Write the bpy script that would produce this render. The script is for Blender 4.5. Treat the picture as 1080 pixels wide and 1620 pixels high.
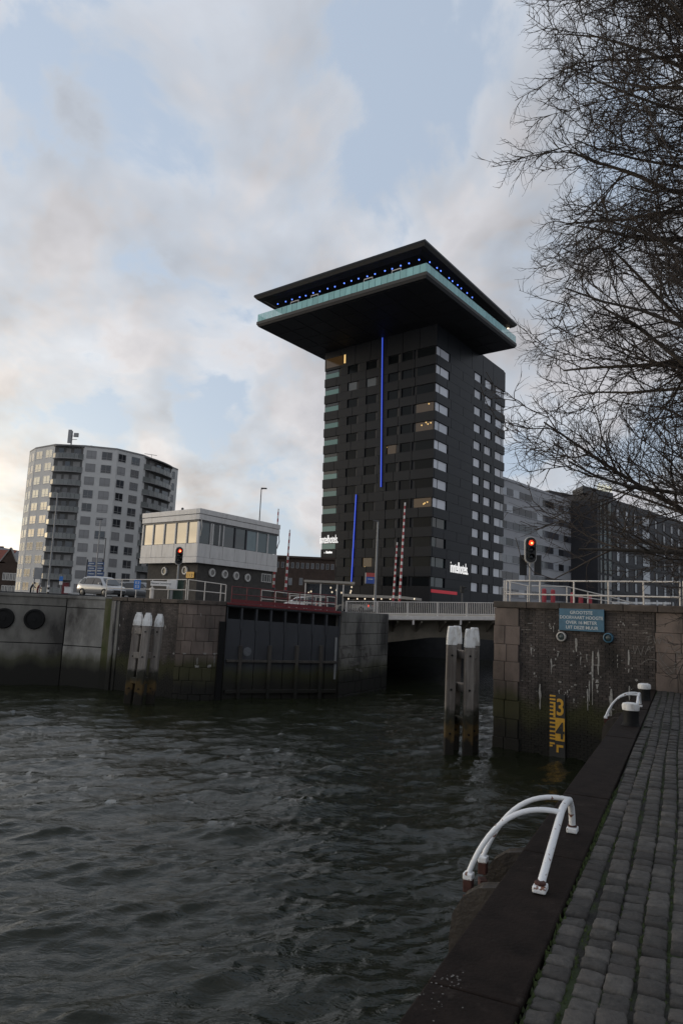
import bpy, math, random
import numpy as np
from mathutils import Vector, Matrix

scene = bpy.context.scene
for _o in list(bpy.data.objects):
    bpy.data.objects.remove(_o)
C = scene.collection
RNG = random.Random(11)

# ------------------------------------------------------------------ camera
FPX, PITCH, ROLL, EYE = 1120.0, math.atan(160 / 1120.0), 0.045, Vector((0, 0, 4.15))
c_f = Vector((0, math.cos(PITCH), math.sin(PITCH)))
c_u0 = Vector((0, -math.sin(PITCH), math.cos(PITCH)))
c_r = Vector((math.cos(ROLL), 0, 0)) + c_u0 * math.sin(ROLL)
c_u = c_u0 * math.cos(ROLL) - Vector((math.sin(ROLL), 0, 0))
cam_data = bpy.data.cameras.new('camera')
cam = bpy.data.objects.new('camera', cam_data)
C.objects.link(cam)
cam.matrix_world = Matrix(((c_r.x, c_u.x, -c_f.x, EYE.x), (c_r.y, c_u.y, -c_f.y, EYE.y),
                           (c_r.z, c_u.z, -c_f.z, EYE.z), (0, 0, 0, 1)))
cam_data.sensor_fit = 'VERTICAL'
cam_data.sensor_height = 36.0
cam_data.lens = FPX / 1620.0 * 36.0
cam_data.clip_start, cam_data.clip_end = 0.1, 6000
scene.camera = cam

# ------------------------------------------------------------------ sky, sun, exposure
SUN_AZ, SUN_EL = math.radians(-70), math.radians(7)      # azimuth from +Y towards +X
sun_dir = Vector((math.sin(SUN_AZ) * math.cos(SUN_EL), math.cos(SUN_AZ) * math.cos(SUN_EL), math.sin(SUN_EL)))
world = bpy.data.worlds.new('World')
scene.world = world
world.use_nodes = True
nt = world.node_tree
nt.nodes.clear()


def N(tree, kind, **kw):
    n = tree.nodes.new(kind)
    for k, v in kw.items():
        if k.startswith('i_'):
            n.inputs[k[2:].replace('_', ' ')].default_value = v
        else:
            setattr(n, k, v)
    return n


def math_n(tree, op, a, b=None, c=None, clamp=False):
    n = tree.nodes.new('ShaderNodeMath')
    n.operation = op
    n.use_clamp = clamp
    for i, v in enumerate((a, b, c)):
        if v is None:
            continue
        if isinstance(v, (int, float)):
            n.inputs[i].default_value = v
        else:
            tree.links.new(v, n.inputs[i])
    return n.outputs[0]


def ramp_n(tree, fac, stops, interp='LINEAR'):
    n = tree.nodes.new('ShaderNodeValToRGB')
    n.color_ramp.interpolation = interp
    el = n.color_ramp.elements
    while len(el) < len(stops):
        el.new(0.5)
    for e, (p, col) in zip(el, stops):
        e.position = p
        e.color = (col[0], col[1], col[2], 1) if not isinstance(col, (int, float)) else (col, col, col, 1)
    tree.links.new(fac, n.inputs[0])
    return n.outputs[0]


def mix_n(tree, fac, a, b, blend='MIX'):
    n = tree.nodes.new('ShaderNodeMix')
    n.data_type = 'RGBA'
    n.blend_type = blend
    for sock, v in ((n.inputs['Factor'], fac), (n.inputs['A'], a), (n.inputs['B'], b)):
        if isinstance(v, (int, float)):
            sock.default_value = v
        elif isinstance(v, tuple):
            sock.default_value = (v[0], v[1], v[2], 1)
        else:
            tree.links.new(v, sock)
    return n.outputs['Result']


def build_world():
    L = nt.links.new
    out = N(nt, 'ShaderNodeOutputWorld')
    bg = N(nt, 'ShaderNodeBackground')
    bg.inputs['Strength'].default_value = 0.1
    L(bg.outputs[0], out.inputs[0])
    sky = N(nt, 'ShaderNodeTexSky', sky_type='NISHITA', sun_disc=False)
    sky.sun_elevation, sky.sun_rotation = SUN_EL, SUN_AZ
    sky.air_density, sky.dust_density, sky.ozone_density = 1.0, 1.2, 1.0
    tc = N(nt, 'ShaderNodeTexCoord')
    d = tc.outputs['Generated']
    sep = N(nt, 'ShaderNodeSeparateXYZ')
    L(d, sep.inputs[0])
    zz = math_n(nt, 'ADD', math_n(nt, 'MAXIMUM', sep.outputs[2], 0.0), 0.42)
    comb = N(nt, 'ShaderNodeCombineXYZ')
    L(math_n(nt, 'DIVIDE', sep.outputs[0], zz), comb.inputs[0])
    L(math_n(nt, 'DIVIDE', sep.outputs[1], zz), comb.inputs[1])
    mp = N(nt, 'ShaderNodeMapping')
    mp.inputs['Location'].default_value = CLOUD_OFF
    mp.inputs['Rotation'].default_value = (0, 0, 0.5)
    mp.inputs['Scale'].default_value = (1.0, 0.8, 1.0)
    L(comb.outputs[0], mp.inputs[0])
    n1 = N(nt, 'ShaderNodeTexNoise')
    n1.inputs['Scale'].default_value = CLOUD_SCALE
    n1.inputs['Detail'].default_value = 7
    n1.inputs['Roughness'].default_value = 0.56
    n1.inputs['Distortion'].default_value = 0.25
    L(mp.outputs[0], n1.inputs['Vector'])
    # the same field a step towards the sun: which side of a cloud the light falls on
    mp2 = N(nt, 'ShaderNodeVectorMath', operation='ADD')
    mp2.inputs[1].default_value = (-0.13, 0.09, 0)
    L(mp.outputs[0], mp2.inputs[0])
    n2 = N(nt, 'ShaderNodeTexNoise')
    n2.inputs['Scale'].default_value = CLOUD_SCALE
    n2.inputs['Detail'].default_value = 4
    n2.inputs['Roughness'].default_value = 0.5
    n2.inputs['Distortion'].default_value = 0.25
    L(mp2.outputs[0], n2.inputs['Vector'])
    dens = n1.outputs['Fac']
    lit = math_n(nt, 'SUBTRACT', dens, n2.outputs['Fac'])
    mask = ramp_n(nt, dens, [(0.40, 0.0), (0.49, 0.5), (0.59, 0.97)], 'EASE')
    # closeness to the sun
    dot = N(nt, 'ShaderNodeVectorMath', operation='DOT_PRODUCT')
    dot.inputs[1].default_value = sun_dir
    nrm = N(nt, 'ShaderNodeVectorMath', operation='NORMALIZE')
    L(d, nrm.inputs[0])
    L(nrm.outputs[0], dot.inputs[0])
    cosang = dot.outputs['Value']
    glow = math_n(nt, 'POWER', math_n(nt, 'MAXIMUM', cosang, 0.0), 3.0)
    low = math_n(nt, 'POWER', math_n(nt, 'SUBTRACT', 1.0, math_n(nt, 'MINIMUM', math_n(nt, 'MAXIMUM', sep.outputs[2], 0.0), 1.0)), 5.0)
    glow = math_n(nt, 'MULTIPLY', glow, low)
    # cloud light falls off away from the low sun
    fall = math_n(nt, 'MULTIPLY_ADD', cosang, 0.16, 0.90)
    thick = ramp_n(nt, dens, [(0.42, (8.6, 8.55, 8.6)), (0.50, (6.5, 6.4, 6.5)), (0.58, (5.3, 5.25, 5.5)), (0.72, (4.4, 4.4, 4.7))])
    side = math_n(nt, 'MULTIPLY_ADD', lit, 2.1, 1.0)
    side = math_n(nt, 'MINIMUM', math_n(nt, 'MAXIMUM', side, 0.75), 1.3)
    ccol = mix_n(nt, 1.0, thick, side, 'MULTIPLY')
    ccol = mix_n(nt, 1.0, ccol, fall, 'MULTIPLY')
    warm = mix_n(nt, glow, (1.0, 1.0, 1.0), (4.6, 3.75, 2.4))
    ccol = mix_n(nt, 1.0, ccol, warm, 'MULTIPLY')
    # thin high veil over the clear sky
    clear = mix_n(nt, 1.0, sky.outputs[0], SKY_GAIN, 'MULTIPLY')
    veil_c = mix_n(nt, 1.0, mix_n(nt, 1.0, (6.3, 7.4, 9.1), warm, 'MULTIPLY'), fall, 'MULTIPLY')
    veil = mix_n(nt, 0.72, clear, veil_c)
    col = mix_n(nt, mask, veil, ccol)
    L(col, bg.inputs[0])


CLOUD_SCALE = 4.2
CLOUD_OFF = (3.3, 1.5, 0.0)
SKY_GAIN = (1.0, 1.0, 1.0)
build_world()
sun_data = bpy.data.lights.new('sun', 'SUN')
sun_data.energy, sun_data.angle, sun_data.color = 0.5, math.radians(14), (1.0, 0.86, 0.68)
sun = bpy.data.objects.new('sun', sun_data)
C.objects.link(sun)
sun.rotation_euler = sun_dir.to_track_quat('Z', 'Y').to_euler()
scene.view_settings.view_transform = 'Standard'
scene.view_settings.look = 'None'
scene.view_settings.exposure = 0.0
scene.view_settings.gamma = 1.0


# ------------------------------------------------------------------ survey helpers
def ray(px, py):
    return c_f * FPX + c_r * (px - 540) + c_u * (810 - py)


def at(px, py, D):
    d = ray(px, py)
    return EYE + d * (D / d.y)


def gr(px, py, z):
    d = ray(px, py)
    return EYE + d * ((z - EYE.z) / d.z)


def onp(px, py, P0, d2):
    """point of the vertical plane through P0 along horizontal direction d2; returns (u, z)"""
    d = ray(px, py)
    nx, ny = -d2[1], d2[0]
    k = ((P0[0] - EYE.x) * nx + (P0[1] - EYE.y) * ny) / (d.x * nx + d.y * ny)
    q = EYE + d * k
    return (q.x - P0[0]) * d2[0] + (q.y - P0[1]) * d2[1], q.z


# ------------------------------------------------------------------ mesh builder
class MB:
    def __init__(s):
        s.v, s.f = [], []

    def add(s, vs, fs):
        o = len(s.v)
        s.v += [tuple(p) for p in vs]
        s.f += [tuple(o + i for i in q) for q in fs]
        return s

    def hexa(s, a, b):
        """a: 4 bottom corners, b: 4 top corners, same order"""
        return s.add(list(a) + list(b), [(3, 2, 1, 0), (4, 5, 6, 7), (0, 1, 5, 4), (1, 2, 6, 5), (2, 3, 7, 6), (3, 0, 4, 7)])

    def box(s, c, size, ax=(1, 0, 0), up=(0, 0, 1)):
        c, x, z = Vector(c), Vector(ax).normalized(), Vector(up).normalized()
        y = z.cross(x).normalized()
        z = x.cross(y)
        hx, hy, hz = x * size[0] / 2, y * size[1] / 2, z * size[2] / 2
        lo = [c - hx - hy - hz, c + hx - hy - hz, c + hx + hy - hz, c - hx + hy - hz]
        return s.hexa(lo, [p + hz * 2 for p in lo])

    def bar(s, a, b, w, h=None, up=(0, 0, 1)):
        a, b = Vector(a), Vector(b)
        d = b - a
        u = Vector(up)
        if abs(d.normalized().dot(u)) > 0.95:
            u = Vector((0, 1, 0))
        return s.box((a + b) / 2, (d.length, w, h or w), d, u - d.normalized() * u.dot(d.normalized()))

    def prism(s, poly, z0, z1):
        n = len(poly)
        vs = [(p[0], p[1], z0) for p in poly] + [(p[0], p[1], z1) for p in poly]
        fs = [tuple(range(n - 1, -1, -1)), tuple(range(n, 2 * n))]
        fs += [(i, (i + 1) % n, n + (i + 1) % n, n + i) for i in range(n)]
        return s.add(vs, fs)

    def tube(s, pts, r, k=8, caps=True):
        pts = [Vector(p) for p in pts]
        n = len(pts)
        rs = r if isinstance(r, (list, tuple)) else [r] * n
        o = len(s.v)
        ref = None
        for i, p in enumerate(pts):
            d = (pts[min(i + 1, n - 1)] - pts[max(i - 1, 0)]).normalized()
            if ref is None:
                ref = Vector((0, 0, 1)) if abs(d.z) < 0.9 else Vector((1, 0, 0))
            x = (ref - d * ref.dot(d)).normalized()
            ref = x
            y = d.cross(x)
            for j in range(k):
                a = 2 * math.pi * j / k
                s.v.append(tuple(p + (x * math.cos(a) + y * math.sin(a)) * rs[i]))
        for i in range(n - 1):
            for j in range(k):
                a, b = o + i * k + j, o + i * k + (j + 1) % k
                s.f.append((a, b, b + k, a + k))
        if caps:
            s.f.append(tuple(o + j for j in range(k - 1, -1, -1)))
            s.f.append(tuple(o + (n - 1) * k + j for j in range(k)))
        return s

    def lathe(s, c, axis, prof, k=16):
        """prof: (radius, height) along axis"""
        c, d = Vector(c), Vector(axis).normalized()
        ref = Vector((0, 0, 1)) if abs(d.z) < 0.9 else Vector((1, 0, 0))
        x = (ref - d * ref.dot(d)).normalized()
        y = d.cross(x)
        o = len(s.v)
        for (r, h) in prof:
            for j in range(k):
                a = 2 * math.pi * j / k
                s.v.append(tuple(c + d * h + (x * math.cos(a) + y * math.sin(a)) * max(r, 1e-4)))
        for i in range(len(prof) - 1):
            for j in range(k):
                a, b = o + i * k + j, o + i * k + (j + 1) % k
                s.f.append((a, b, b + k, a + k))
        s.f.append(tuple(o + j for j in range(k - 1, -1, -1)))
        s.f.append(tuple(o + (len(prof) - 1) * k + j for j in range(k)))
        return s


WL = {}          # world location of each object (nothing is rotated on the parent chain)


def wl(o):
    return WL.get(o.name, Vector((0, 0, 0)))


def mesh_of(mb, mat, smooth=False, bevel=None):
    me = bpy.data.meshes.new('m')
    me.from_pydata(mb.v, [], mb.f)
    if mat is not None:
        me.materials.append(mat)
    if smooth:
        me.polygons.foreach_set('use_smooth', [True] * len(me.polygons))
        if smooth == 'auto':
            me.set_sharp_from_angle(angle=math.radians(38))
    me.update()
    return me


def obj(name, mb, mat, parent=None, smooth=False, kind=None, label=None, bevel=0.0):
    me = mesh_of(mb, mat, smooth)
    me.name = name
    n = len(me.vertices)
    co = np.empty(n * 3)
    me.vertices.foreach_get('co', co)
    co = co.reshape(-1, 3)
    lo, hi = co.min(0), co.max(0)
    c = np.array(((lo[0] + hi[0]) / 2, (lo[1] + hi[1]) / 2, lo[2]))
    me.vertices.foreach_set('co', (co - c).ravel())
    me.update()
    o = bpy.data.objects.new(name, me)
    C.objects.link(o)
    WL[o.name] = Vector(c)
    if parent is not None:
        o.parent = parent
        o.location = Vector(c) - wl(parent)
    else:
        o.location = c
    if kind:
        o['kind'] = kind
    if label:
        o['label'] = label
    if bevel:
        m = o.modifiers.new('bevel', 'BEVEL')
        m.width, m.segments, m.limit_method = bevel, 2, 'ANGLE'
    return o


def thing(name, label, cat, loc, group=None):
    o = bpy.data.objects.new(name, None)
    C.objects.link(o)
    o.location = loc
    o.empty_display_size = 0.2
    WL[o.name] = Vector(loc)
    return tag(o, label, cat, group)


def tag(o, label, cat, group=None):
    o['label'], o['category'] = label, cat
    if group:
        o['group'] = group
    return o


def text_mb(txt, origin, xdir, zdir, height, depth=0.02, xs=1.0, align='CENTER', bold=0.0):
    """lettering as a solid mesh: origin = centre of the baseline"""
    cu = bpy.data.curves.new('t', 'FONT')
    cu.body = txt
    cu.align_x = align
    cu.extrude = 0.5
    cu.offset = bold
    cu.resolution_u = 3
    ob = bpy.data.objects.new('t', cu)
    C.objects.link(ob)
    dg = bpy.context.evaluated_depsgraph_get()
    me = bpy.data.meshes.new_from_object(ob.evaluated_get(dg))
    xd, zd = Vector(xdir).normalized(), Vector(zdir).normalized()
    nd = xd.cross(zd)
    mb = MB()
    k = height / 0.72
    vs = [Vector(origin) + xd * v.co.x * k * xs + zd * v.co.y * k - nd * v.co.z * -depth for v in me.vertices]
    mb.add(vs, [tuple(p.vertices) for p in me.polygons])
    bpy.data.objects.remove(ob)
    bpy.data.curves.remove(cu)
    bpy.data.meshes.remove(me)
    return mb


# ------------------------------------------------------------------ materials
MATS = {}


def mat(name, col, rough=0.7, metal=0.0, var=0.0, scale=3.0, bump=0.0, bscale=None, spec=0.5, island=0.0, objrand=0.0,
        alpha=1.0, emit=None, estr=0.0, trans=0.0, streak=0.0, col2=None, c2=(0.5, 0.62), c2scale=1.5, noise_space='pos'):
    m = bpy.data.materials.new(name)
    m.use_nodes = True
    t = m.node_tree
    b = t.nodes['Principled BSDF']
    L = t.links.new
    b.inputs['Roughness'].default_value = rough
    b.inputs['Metallic'].default_value = metal
    b.inputs['Specular IOR Level'].default_value = spec
    b.inputs['Alpha'].default_value = alpha
    b.inputs['Transmission Weight'].default_value = trans
    geo = t.nodes.new('ShaderNodeNewGeometry')
    pos = geo.outputs['Position']
    if streak:
        mp = t.nodes.new('ShaderNodeMapping')
        mp.inputs['Scale'].default_value = (1, 1, streak)
        L(pos, mp.inputs[0])
        pos_s = mp.outputs[0]
    else:
        pos_s = pos
    c = None
    if var:
        nz = N(t, 'ShaderNodeTexNoise')
        nz.inputs['Scale'].default_value = scale
        nz.inputs['Detail'].default_value = 6
        nz.inputs['Roughness'].default_value = 0.65
        L(pos_s, nz.inputs['Vector'])
        lo = tuple(x * (1 - var) for x in col)
        hi = tuple(min(1, x * (1 + var)) for x in col)
        c = ramp_n(t, nz.outputs['Fac'], [(0.3, lo), (0.7, hi)])
    if col2 is not None:
        nz2 = N(t, 'ShaderNodeTexNoise')
        nz2.inputs['Scale'].default_value = c2scale
        nz2.inputs['Detail'].default_value = 8
        nz2.inputs['Roughness'].default_value = 0.6
        L(pos_s, nz2.inputs['Vector'])
        fac = ramp_n(t, nz2.outputs['Fac'], [(c2[0], 0.0), (c2[1], 1.0)])
        c = mix_n(t, fac, c if c is not None else col, col2)
    for amt, src in ((island, geo.outputs['Random Per Island']), (objrand, None)):
        if not amt:
            continue
        if src is None:
            src = t.nodes.new('ShaderNodeObjectInfo').outputs['Random']
        f = math_n(t, 'MULTIPLY_ADD', src, 2 * amt, 1 - amt)
        c = mix_n(t, 1.0, c if c is not None else col, f, 'MULTIPLY')
    if c is None:
        b.inputs['Base Color'].default_value = (*col, 1)
    else:
        L(c, b.inputs['Base Color'])
    if bump:
        nb = N(t, 'ShaderNodeTexNoise')
        nb.inputs['Scale'].default_value = bscale or scale * 4
        nb.inputs['Detail'].default_value = 5
        L(pos, nb.inputs['Vector'])
        bp = t.nodes.new('ShaderNodeBump')
        bp.inputs['Strength'].default_value = bump
        bp.inputs['Distance'].default_value = 0.02
        L(nb.outputs['Fac'], bp.inputs['Height'])
        L(bp.outputs[0], b.inputs['Normal'])
    if emit:
        b.inputs['Emission Color'].default_value = (*emit, 1)
        b.inputs['Emission Strength'].default_value = estr
    MATS[name] = m
    return m


def tide(m, z_dark=0.9, z_green=1.55, wob=0.5, dark=(0.010, 0.009, 0.006), green=(0.035, 0.036, 0.008), amount=0.9):
    """tidal growth on a harbour wall: green weed over a band, near-black slime below it"""
    t = m.node_tree
    b = t.nodes['Principled BSDF']
    L = t.links.new
    geo = t.nodes.new('ShaderNodeNewGeometry')
    sp = t.nodes.new('ShaderNodeSeparateXYZ')
    L(geo.outputs['Position'], sp.inputs[0])
    nz = N(t, 'ShaderNodeTexNoise')
    nz.inputs['Scale'].default_value = 1.6
    nz.inputs['Detail'].default_value = 6
    mp = t.nodes.new('ShaderNodeMapping')
    mp.inputs['Scale'].default_value = (1, 1, 0.35)
    L(geo.outputs['Position'], mp.inputs[0])
    L(mp.outputs[0], nz.inputs['Vector'])
    h = math_n(t, 'ADD', sp.outputs[2], math_n(t, 'MULTIPLY', math_n(t, 'SUBTRACT', nz.outputs['Fac'], 0.5), -2 * wob))
    fg = ramp_n(t, math_n(t, 'DIVIDE', h, 4.0), [((z_green - 0.25) / 4, amount), ((z_green + 0.2) / 4, 0.0)])
    fd = ramp_n(t, math_n(t, 'DIVIDE', h, 4.0), [((z_dark - 0.3) / 4, 1.0), ((z_dark + 0.25) / 4, 0.0)])
    sock = b.inputs['Base Color']
    base = sock.links[0].from_socket if sock.is_linked else tuple(sock.default_value)[:3]
    c = mix_n(t, fg, base, green)
    c = mix_n(t, fd, c, dark)
    L(c, sock)
    return m


def moss_joint(name):
    m = mat(name, (0.016, 0.015, 0.012), 0.95, var=0.4, scale=12, col2=(0.022, 0.034, 0.008), c2=(0.44, 0.58), c2scale=2.2, bump=0.5, bscale=60)
    return m


mat('basalt_sett', (0.058, 0.054, 0.049), 0.7, spec=0.3, var=0.35, scale=16, bump=0.55, bscale=38, objrand=0.42, island=0.35,
    col2=(0.058, 0.052, 0.047), c2=(0.5, 0.62), c2scale=2.6)
moss_joint('mossy_joint')
mat('edge_stone', (0.016, 0.0112, 0.0092), 0.85, spec=0.12, var=0.45, scale=5, bump=0.35, bscale=45, col2=(0.04, 0.032, 0.027), c2=(0.62, 0.74), c2scale=7)
mat('quay_face', (0.045, 0.04, 0.035), 0.8, var=0.4, scale=3, bump=0.4, bscale=20)
tide(MATS['quay_face'], 0.9, 1.4)
mat('brick', (0.070, 0.058, 0.052), 0.85, var=0.4, scale=2.0, island=0.30, bump=0.5, bscale=30, col2=(0.014, 0.012, 0.011), c2=(0.46, 0.60), c2scale=0.8, streak=0.35)
tide(MATS['brick'], 1.0, 1.7)
mat('mortar', (0.05, 0.043, 0.038), 0.95, var=0.4, scale=2.0, col2=(0.16, 0.15, 0.14), c2=(0.62, 0.7), c2scale=1.4)
tide(MATS['mortar'], 1.0, 1.7)
mat('quoin_stone', (0.155, 0.12, 0.102), 0.8, var=0.35, scale=2.6, bump=0.35, bscale=22, island=0.2, objrand=0.18, col2=(0.05, 0.042, 0.036), c2=(0.5, 0.7), c2scale=1.3, streak=0.5)
tide(MATS['quoin_stone'], 0.85, 1.75)
mat('coping_stone', (0.085, 0.067, 0.056), 0.85, var=0.4, scale=3, bump=0.3, bscale=25, objrand=0.2, col2=(0.05, 0.043, 0.035), c2=(0.45, 0.65), c2scale=1.6)
mat('dock_concrete', (0.24, 0.232, 0.212), 0.85, var=0.3, scale=1.5, bump=0.25, bscale=14, col2=(0.06, 0.055, 0.05), c2=(0.5, 0.66), c2scale=0.55, streak=0.55)
tide(MATS['dock_concrete'], 1.1, 1.5, 0.45, amount=.75)
mat('dock_concrete_dark', (0.165, 0.157, 0.14), 0.85, var=0.4, scale=1.2, bump=0.25, bscale=14, col2=(0.04, 0.037, 0.034), c2=(0.46, 0.62), c2scale=0.6, streak=0.5)
tide(MATS['dock_concrete_dark'], 1.1, 1.5, 0.45, amount=.75)
mat('steel_gate', (0.034, 0.036, 0.042), 0.5, var=0.25, scale=1.2, bump=0.1, bscale=10, streak=0.3)
tide(MATS['steel_gate'], 0.95, 1.35, 0.25)
mat('wet_timber', (0.20, 0.178, 0.158), 0.85, var=0.45, scale=9, bump=0.6, bscale=30, streak=0.08, objrand=0.15, col2=(0.11, 0.092, 0.08), c2=(0.48, 0.6), c2scale=3)


def pile_stain(m):
    """tide marks on a mooring pile: black weed, a rusty yellow band, black foot"""
    t = m.node_tree
    b = t.nodes['Principled BSDF']
    geo = t.nodes.new('ShaderNodeNewGeometry')
    sp = t.nodes.new('ShaderNodeSeparateXYZ')
    t.links.new(geo.outputs['Position'], sp.inputs[0])
    nz = N(t, 'ShaderNodeTexNoise')
    nz.inputs['Scale'].default_value = 4.0
    nz.inputs['Detail'].default_value = 5
    t.links.new(geo.outputs['Position'], nz.inputs['Vector'])
    h = math_n(t, 'ADD', sp.outputs[2], math_n(t, 'MULTIPLY', math_n(t, 'SUBTRACT', nz.outputs['Fac'], 0.5), 0.75))
    f = ramp_n(t, math_n(t, 'DIVIDE', h, 2.0), [(0.0, 1.0), (0.90, 1.0), (0.98, 0.0)])
    f = math_n(t, 'MULTIPLY', ramp_n(t, math_n(t, 'DIVIDE', h, 2.0), [(0.62, 1.0), (0.74, 0.0)]), 1.0)
    band = ramp_n(t, math_n(t, 'DIVIDE', h, 2.0), [(0.10, (0.012, 0.009, 0.005)), (0.19, (0.012, 0.009, 0.005)), (0.27, (0.085, 0.05, 0.013)),
                                                   (0.40, (0.075, 0.047, 0.013)), (0.50, (0.02, 0.018, 0.009)), (0.62, (0.028, 0.027, 0.018))])
    sock = b.inputs['Base Color']
    t.links.new(mix_n(t, f, sock.links[0].from_socket, band), sock)


pile_stain(MATS['wet_timber'])
mat('gate_timber', (0.055, 0.048, 0.042), 0.85, var=0.4, scale=9, bump=0.5, bscale=30, streak=0.1)
tide(MATS['gate_timber'], 0.9, 1.3)
mat('white_paint', (0.72, 0.72, 0.71), 0.5, var=0.1, scale=6, col2=(0.42, 0.39, 0.35), c2=(0.50, 0.68), c2scale=7, streak=0.4, bump=0.15, bscale=40)
mat('white_paint_chipped', (0.74, 0.75, 0.76), 0.4, var=0.05, scale=8, col2=(0.17, 0.07, 0.04), c2=(0.615, 0.64), c2scale=16, bump=0.15, bscale=60)
mat('rail_white', (0.62, 0.57, 0.51), 0.5, var=0.15, scale=4)
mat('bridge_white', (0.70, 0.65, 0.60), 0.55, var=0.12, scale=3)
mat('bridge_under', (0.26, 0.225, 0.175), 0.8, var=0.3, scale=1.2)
mat('rust', (0.055, 0.02, 0.015), 0.9, var=0.4, scale=20)
mat('red_paint', (0.13, 0.012, 0.016), 0.5, var=0.15, scale=5)
mat('stripe_red', (0.36, 0.03, 0.04), 0.5)
mat('stripe_white', (0.72, 0.70, 0.68), 0.5)
mat('black_iron', (0.007, 0.007, 0.007), 0.6, spec=0.2, var=0.3, scale=20, bump=0.2, bscale=60)
mat('dark_void', (0.008, 0.008, 0.009), 0.9)
mat('galvanised', (0.26, 0.26, 0.26), 0.5, metal=0.3, var=0.1, scale=3)
mat('dark_pole', (0.06, 0.06, 0.065), 0.5)
mat('sign_blue', (0.045, 0.13, 0.20), 0.5, var=0.2, scale=4)
mat('sign_letter', (0.55, 0.58, 0.58), 0.6, var=0.2, scale=25)
mat('bright_blue', (0.03, 0.17, 0.52), 0.4)
mat('gauge_yellow', (0.62, 0.33, 0.02), 0.5, var=0.12, scale=6)
mat('gauge_black', (0.012, 0.012, 0.012), 0.5)
mat('lime', (0.30, 0.29, 0.27), 0.95, var=0.4, scale=14)
mat('chalk', (0.15, 0.14, 0.13), 0.9, var=0.4, scale=12)
mat('weed', (0.045, 0.05, 0.012), 0.95, var=0.5, scale=10)
mat('tower_black', (0.0145, 0.016, 0.0195), 0.42, var=0.12, scale=0.15, objrand=0.05, spec=0.16)
mat('tower_glass', (0.009, 0.0105, 0.0115), 0.12, objrand=0.4, spec=0.10)
mat('tower_core', (0.012, 0.012, 0.014), 0.6)
mat('tower_soffit', (0.012, 0.012, 0.013), 0.6, objrand=0.25)
mat('roof_fascia', (0.032, 0.03, 0.028), 0.6)
mat('dark_glass', (0.012, 0.015, 0.017), 0.06, objrand=0.6, spec=0.6)
mat('teal_glass', (0.11, 0.22, 0.20), 0.12, spec=0.6, objrand=0.3)
mat('curtain_glass', (0.58, 0.59, 0.63), 0.14, spec=0.6, objrand=0.14)  # pale grey base colour, for tower panes and headlights
mat('balustrade_glass', (0.36, 0.67, 0.67), 0.05, alpha=0.6, spec=0.6, objrand=0.12)
mat('amber_glass', (0.03, 0.02, 0.012), 0.1, emit=(1.0, 0.55, 0.2), estr=0.028)
mat('amber_lamp', (0.5, 0.3, 0.1), 0.5, emit=(1.0, 0.66, 0.25), estr=0.8)
mat('blue_led', (0.02, 0.04, 0.3), 0.4, emit=(0.10, 0.20, 1.0), estr=0.62)
mat('blue_led_edge', (0.0, 0.01, 0.2), 0.4, emit=(0.003, 0.012, 0.40), estr=0.4)
mat('blue_dot', (0.1, 0.15, 0.5), 0.4, emit=(0.10, 0.22, 1.0), estr=2.2)
mat('sign_white_lit', (0.8, 0.8, 0.8), 0.4, emit=(1.0, 0.98, 0.95), estr=0.72)
mat('neon_red', (0.3, 0.01, 0.02), 0.4, emit=(1.0, 0.02, 0.05), estr=0.16)
mat('lamp_red', (0.5, 0.03, 0.02), 0.3, emit=(1.0, 0.07, 0.025), estr=1.1)
mat('lamp_red_core', (0.6, 0.2, 0.1), 0.3, emit=(1.0, 0.45, 0.16), estr=3.0)
mat('warm_bulb', (0.8, 0.7, 0.5), 0.3, emit=(1.0, 0.82, 0.6), estr=1.6)
mat('apartment_wall', (0.58, 0.57, 0.55), 0.8, var=0.08, scale=0.5)
mat('apartment_frame', (0.66, 0.65, 0.62), 0.5)
mat('apartment_glass', (0.035, 0.038, 0.045), 0.05, spec=0.9, objrand=0.5)
mat('apartment_blind', (0.27, 0.265, 0.265), 0.35, objrand=0.25)
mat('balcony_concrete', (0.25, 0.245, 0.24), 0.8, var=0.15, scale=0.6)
mat('balcony_recess', (0.10, 0.098, 0.095), 0.7)  # dark grey with recess shade put into the colour, shared by the canopies
mat('balcony_glass', (0.18, 0.187, 0.18), 0.15, objrand=0.2)
mat('house_panel', (0.56, 0.54, 0.52), 0.45, var=0.08, scale=2.5, streak=0.3, col2=(0.44, 0.42, 0.40), c2=(0.52, 0.7), c2scale=3)
mat('house_brick', (0.05, 0.045, 0.04), 0.85, var=0.35, scale=5, bump=0.2)
mat('house_glass', (0.05, 0.06, 0.065), 0.03, spec=1.0, metal=0.25)
mat('mirror_glass', (0.36, 0.345, 0.32), 0.02, metal=0.9)
mat('porthole_rim', (0.52, 0.50, 0.47), 0.5)
mat('porthole_glass', (0.16, 0.15, 0.14), 0.2)
mat('office_grey', (0.36, 0.36, 0.375), 0.7, var=0.06, scale=0.4)
mat('office_glass', (0.06, 0.06, 0.068), 0.1, objrand=0.7)
mat('office_white_edge', (0.5, 0.5, 0.52), 0.6)
mat('dark_cladding', (0.032, 0.032, 0.037), 0.6, var=0.15, scale=0.3)
mat('pale_glass', (0.27, 0.28, 0.30), 0.12, objrand=0.55)
mat('green_glass', (0.035, 0.05, 0.05), 0.06, objrand=0.4)
mat('brown_brick', (0.05, 0.032, 0.024), 0.85, var=0.3, scale=1.5)
mat('red_roof', (0.20, 0.06, 0.04), 0.8, var=0.25, scale=2)
mat('tan_fascia', (0.33, 0.30, 0.26), 0.7)
mat('asphalt', (0.05, 0.05, 0.052), 0.9, var=0.2, scale=2)
mat('car_silver', (0.42, 0.42, 0.42), 0.28, metal=0.6)
mat('car_white', (0.7, 0.7, 0.7), 0.3)
mat('car_grey', (0.24, 0.245, 0.25), 0.28, metal=0.5)
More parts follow.
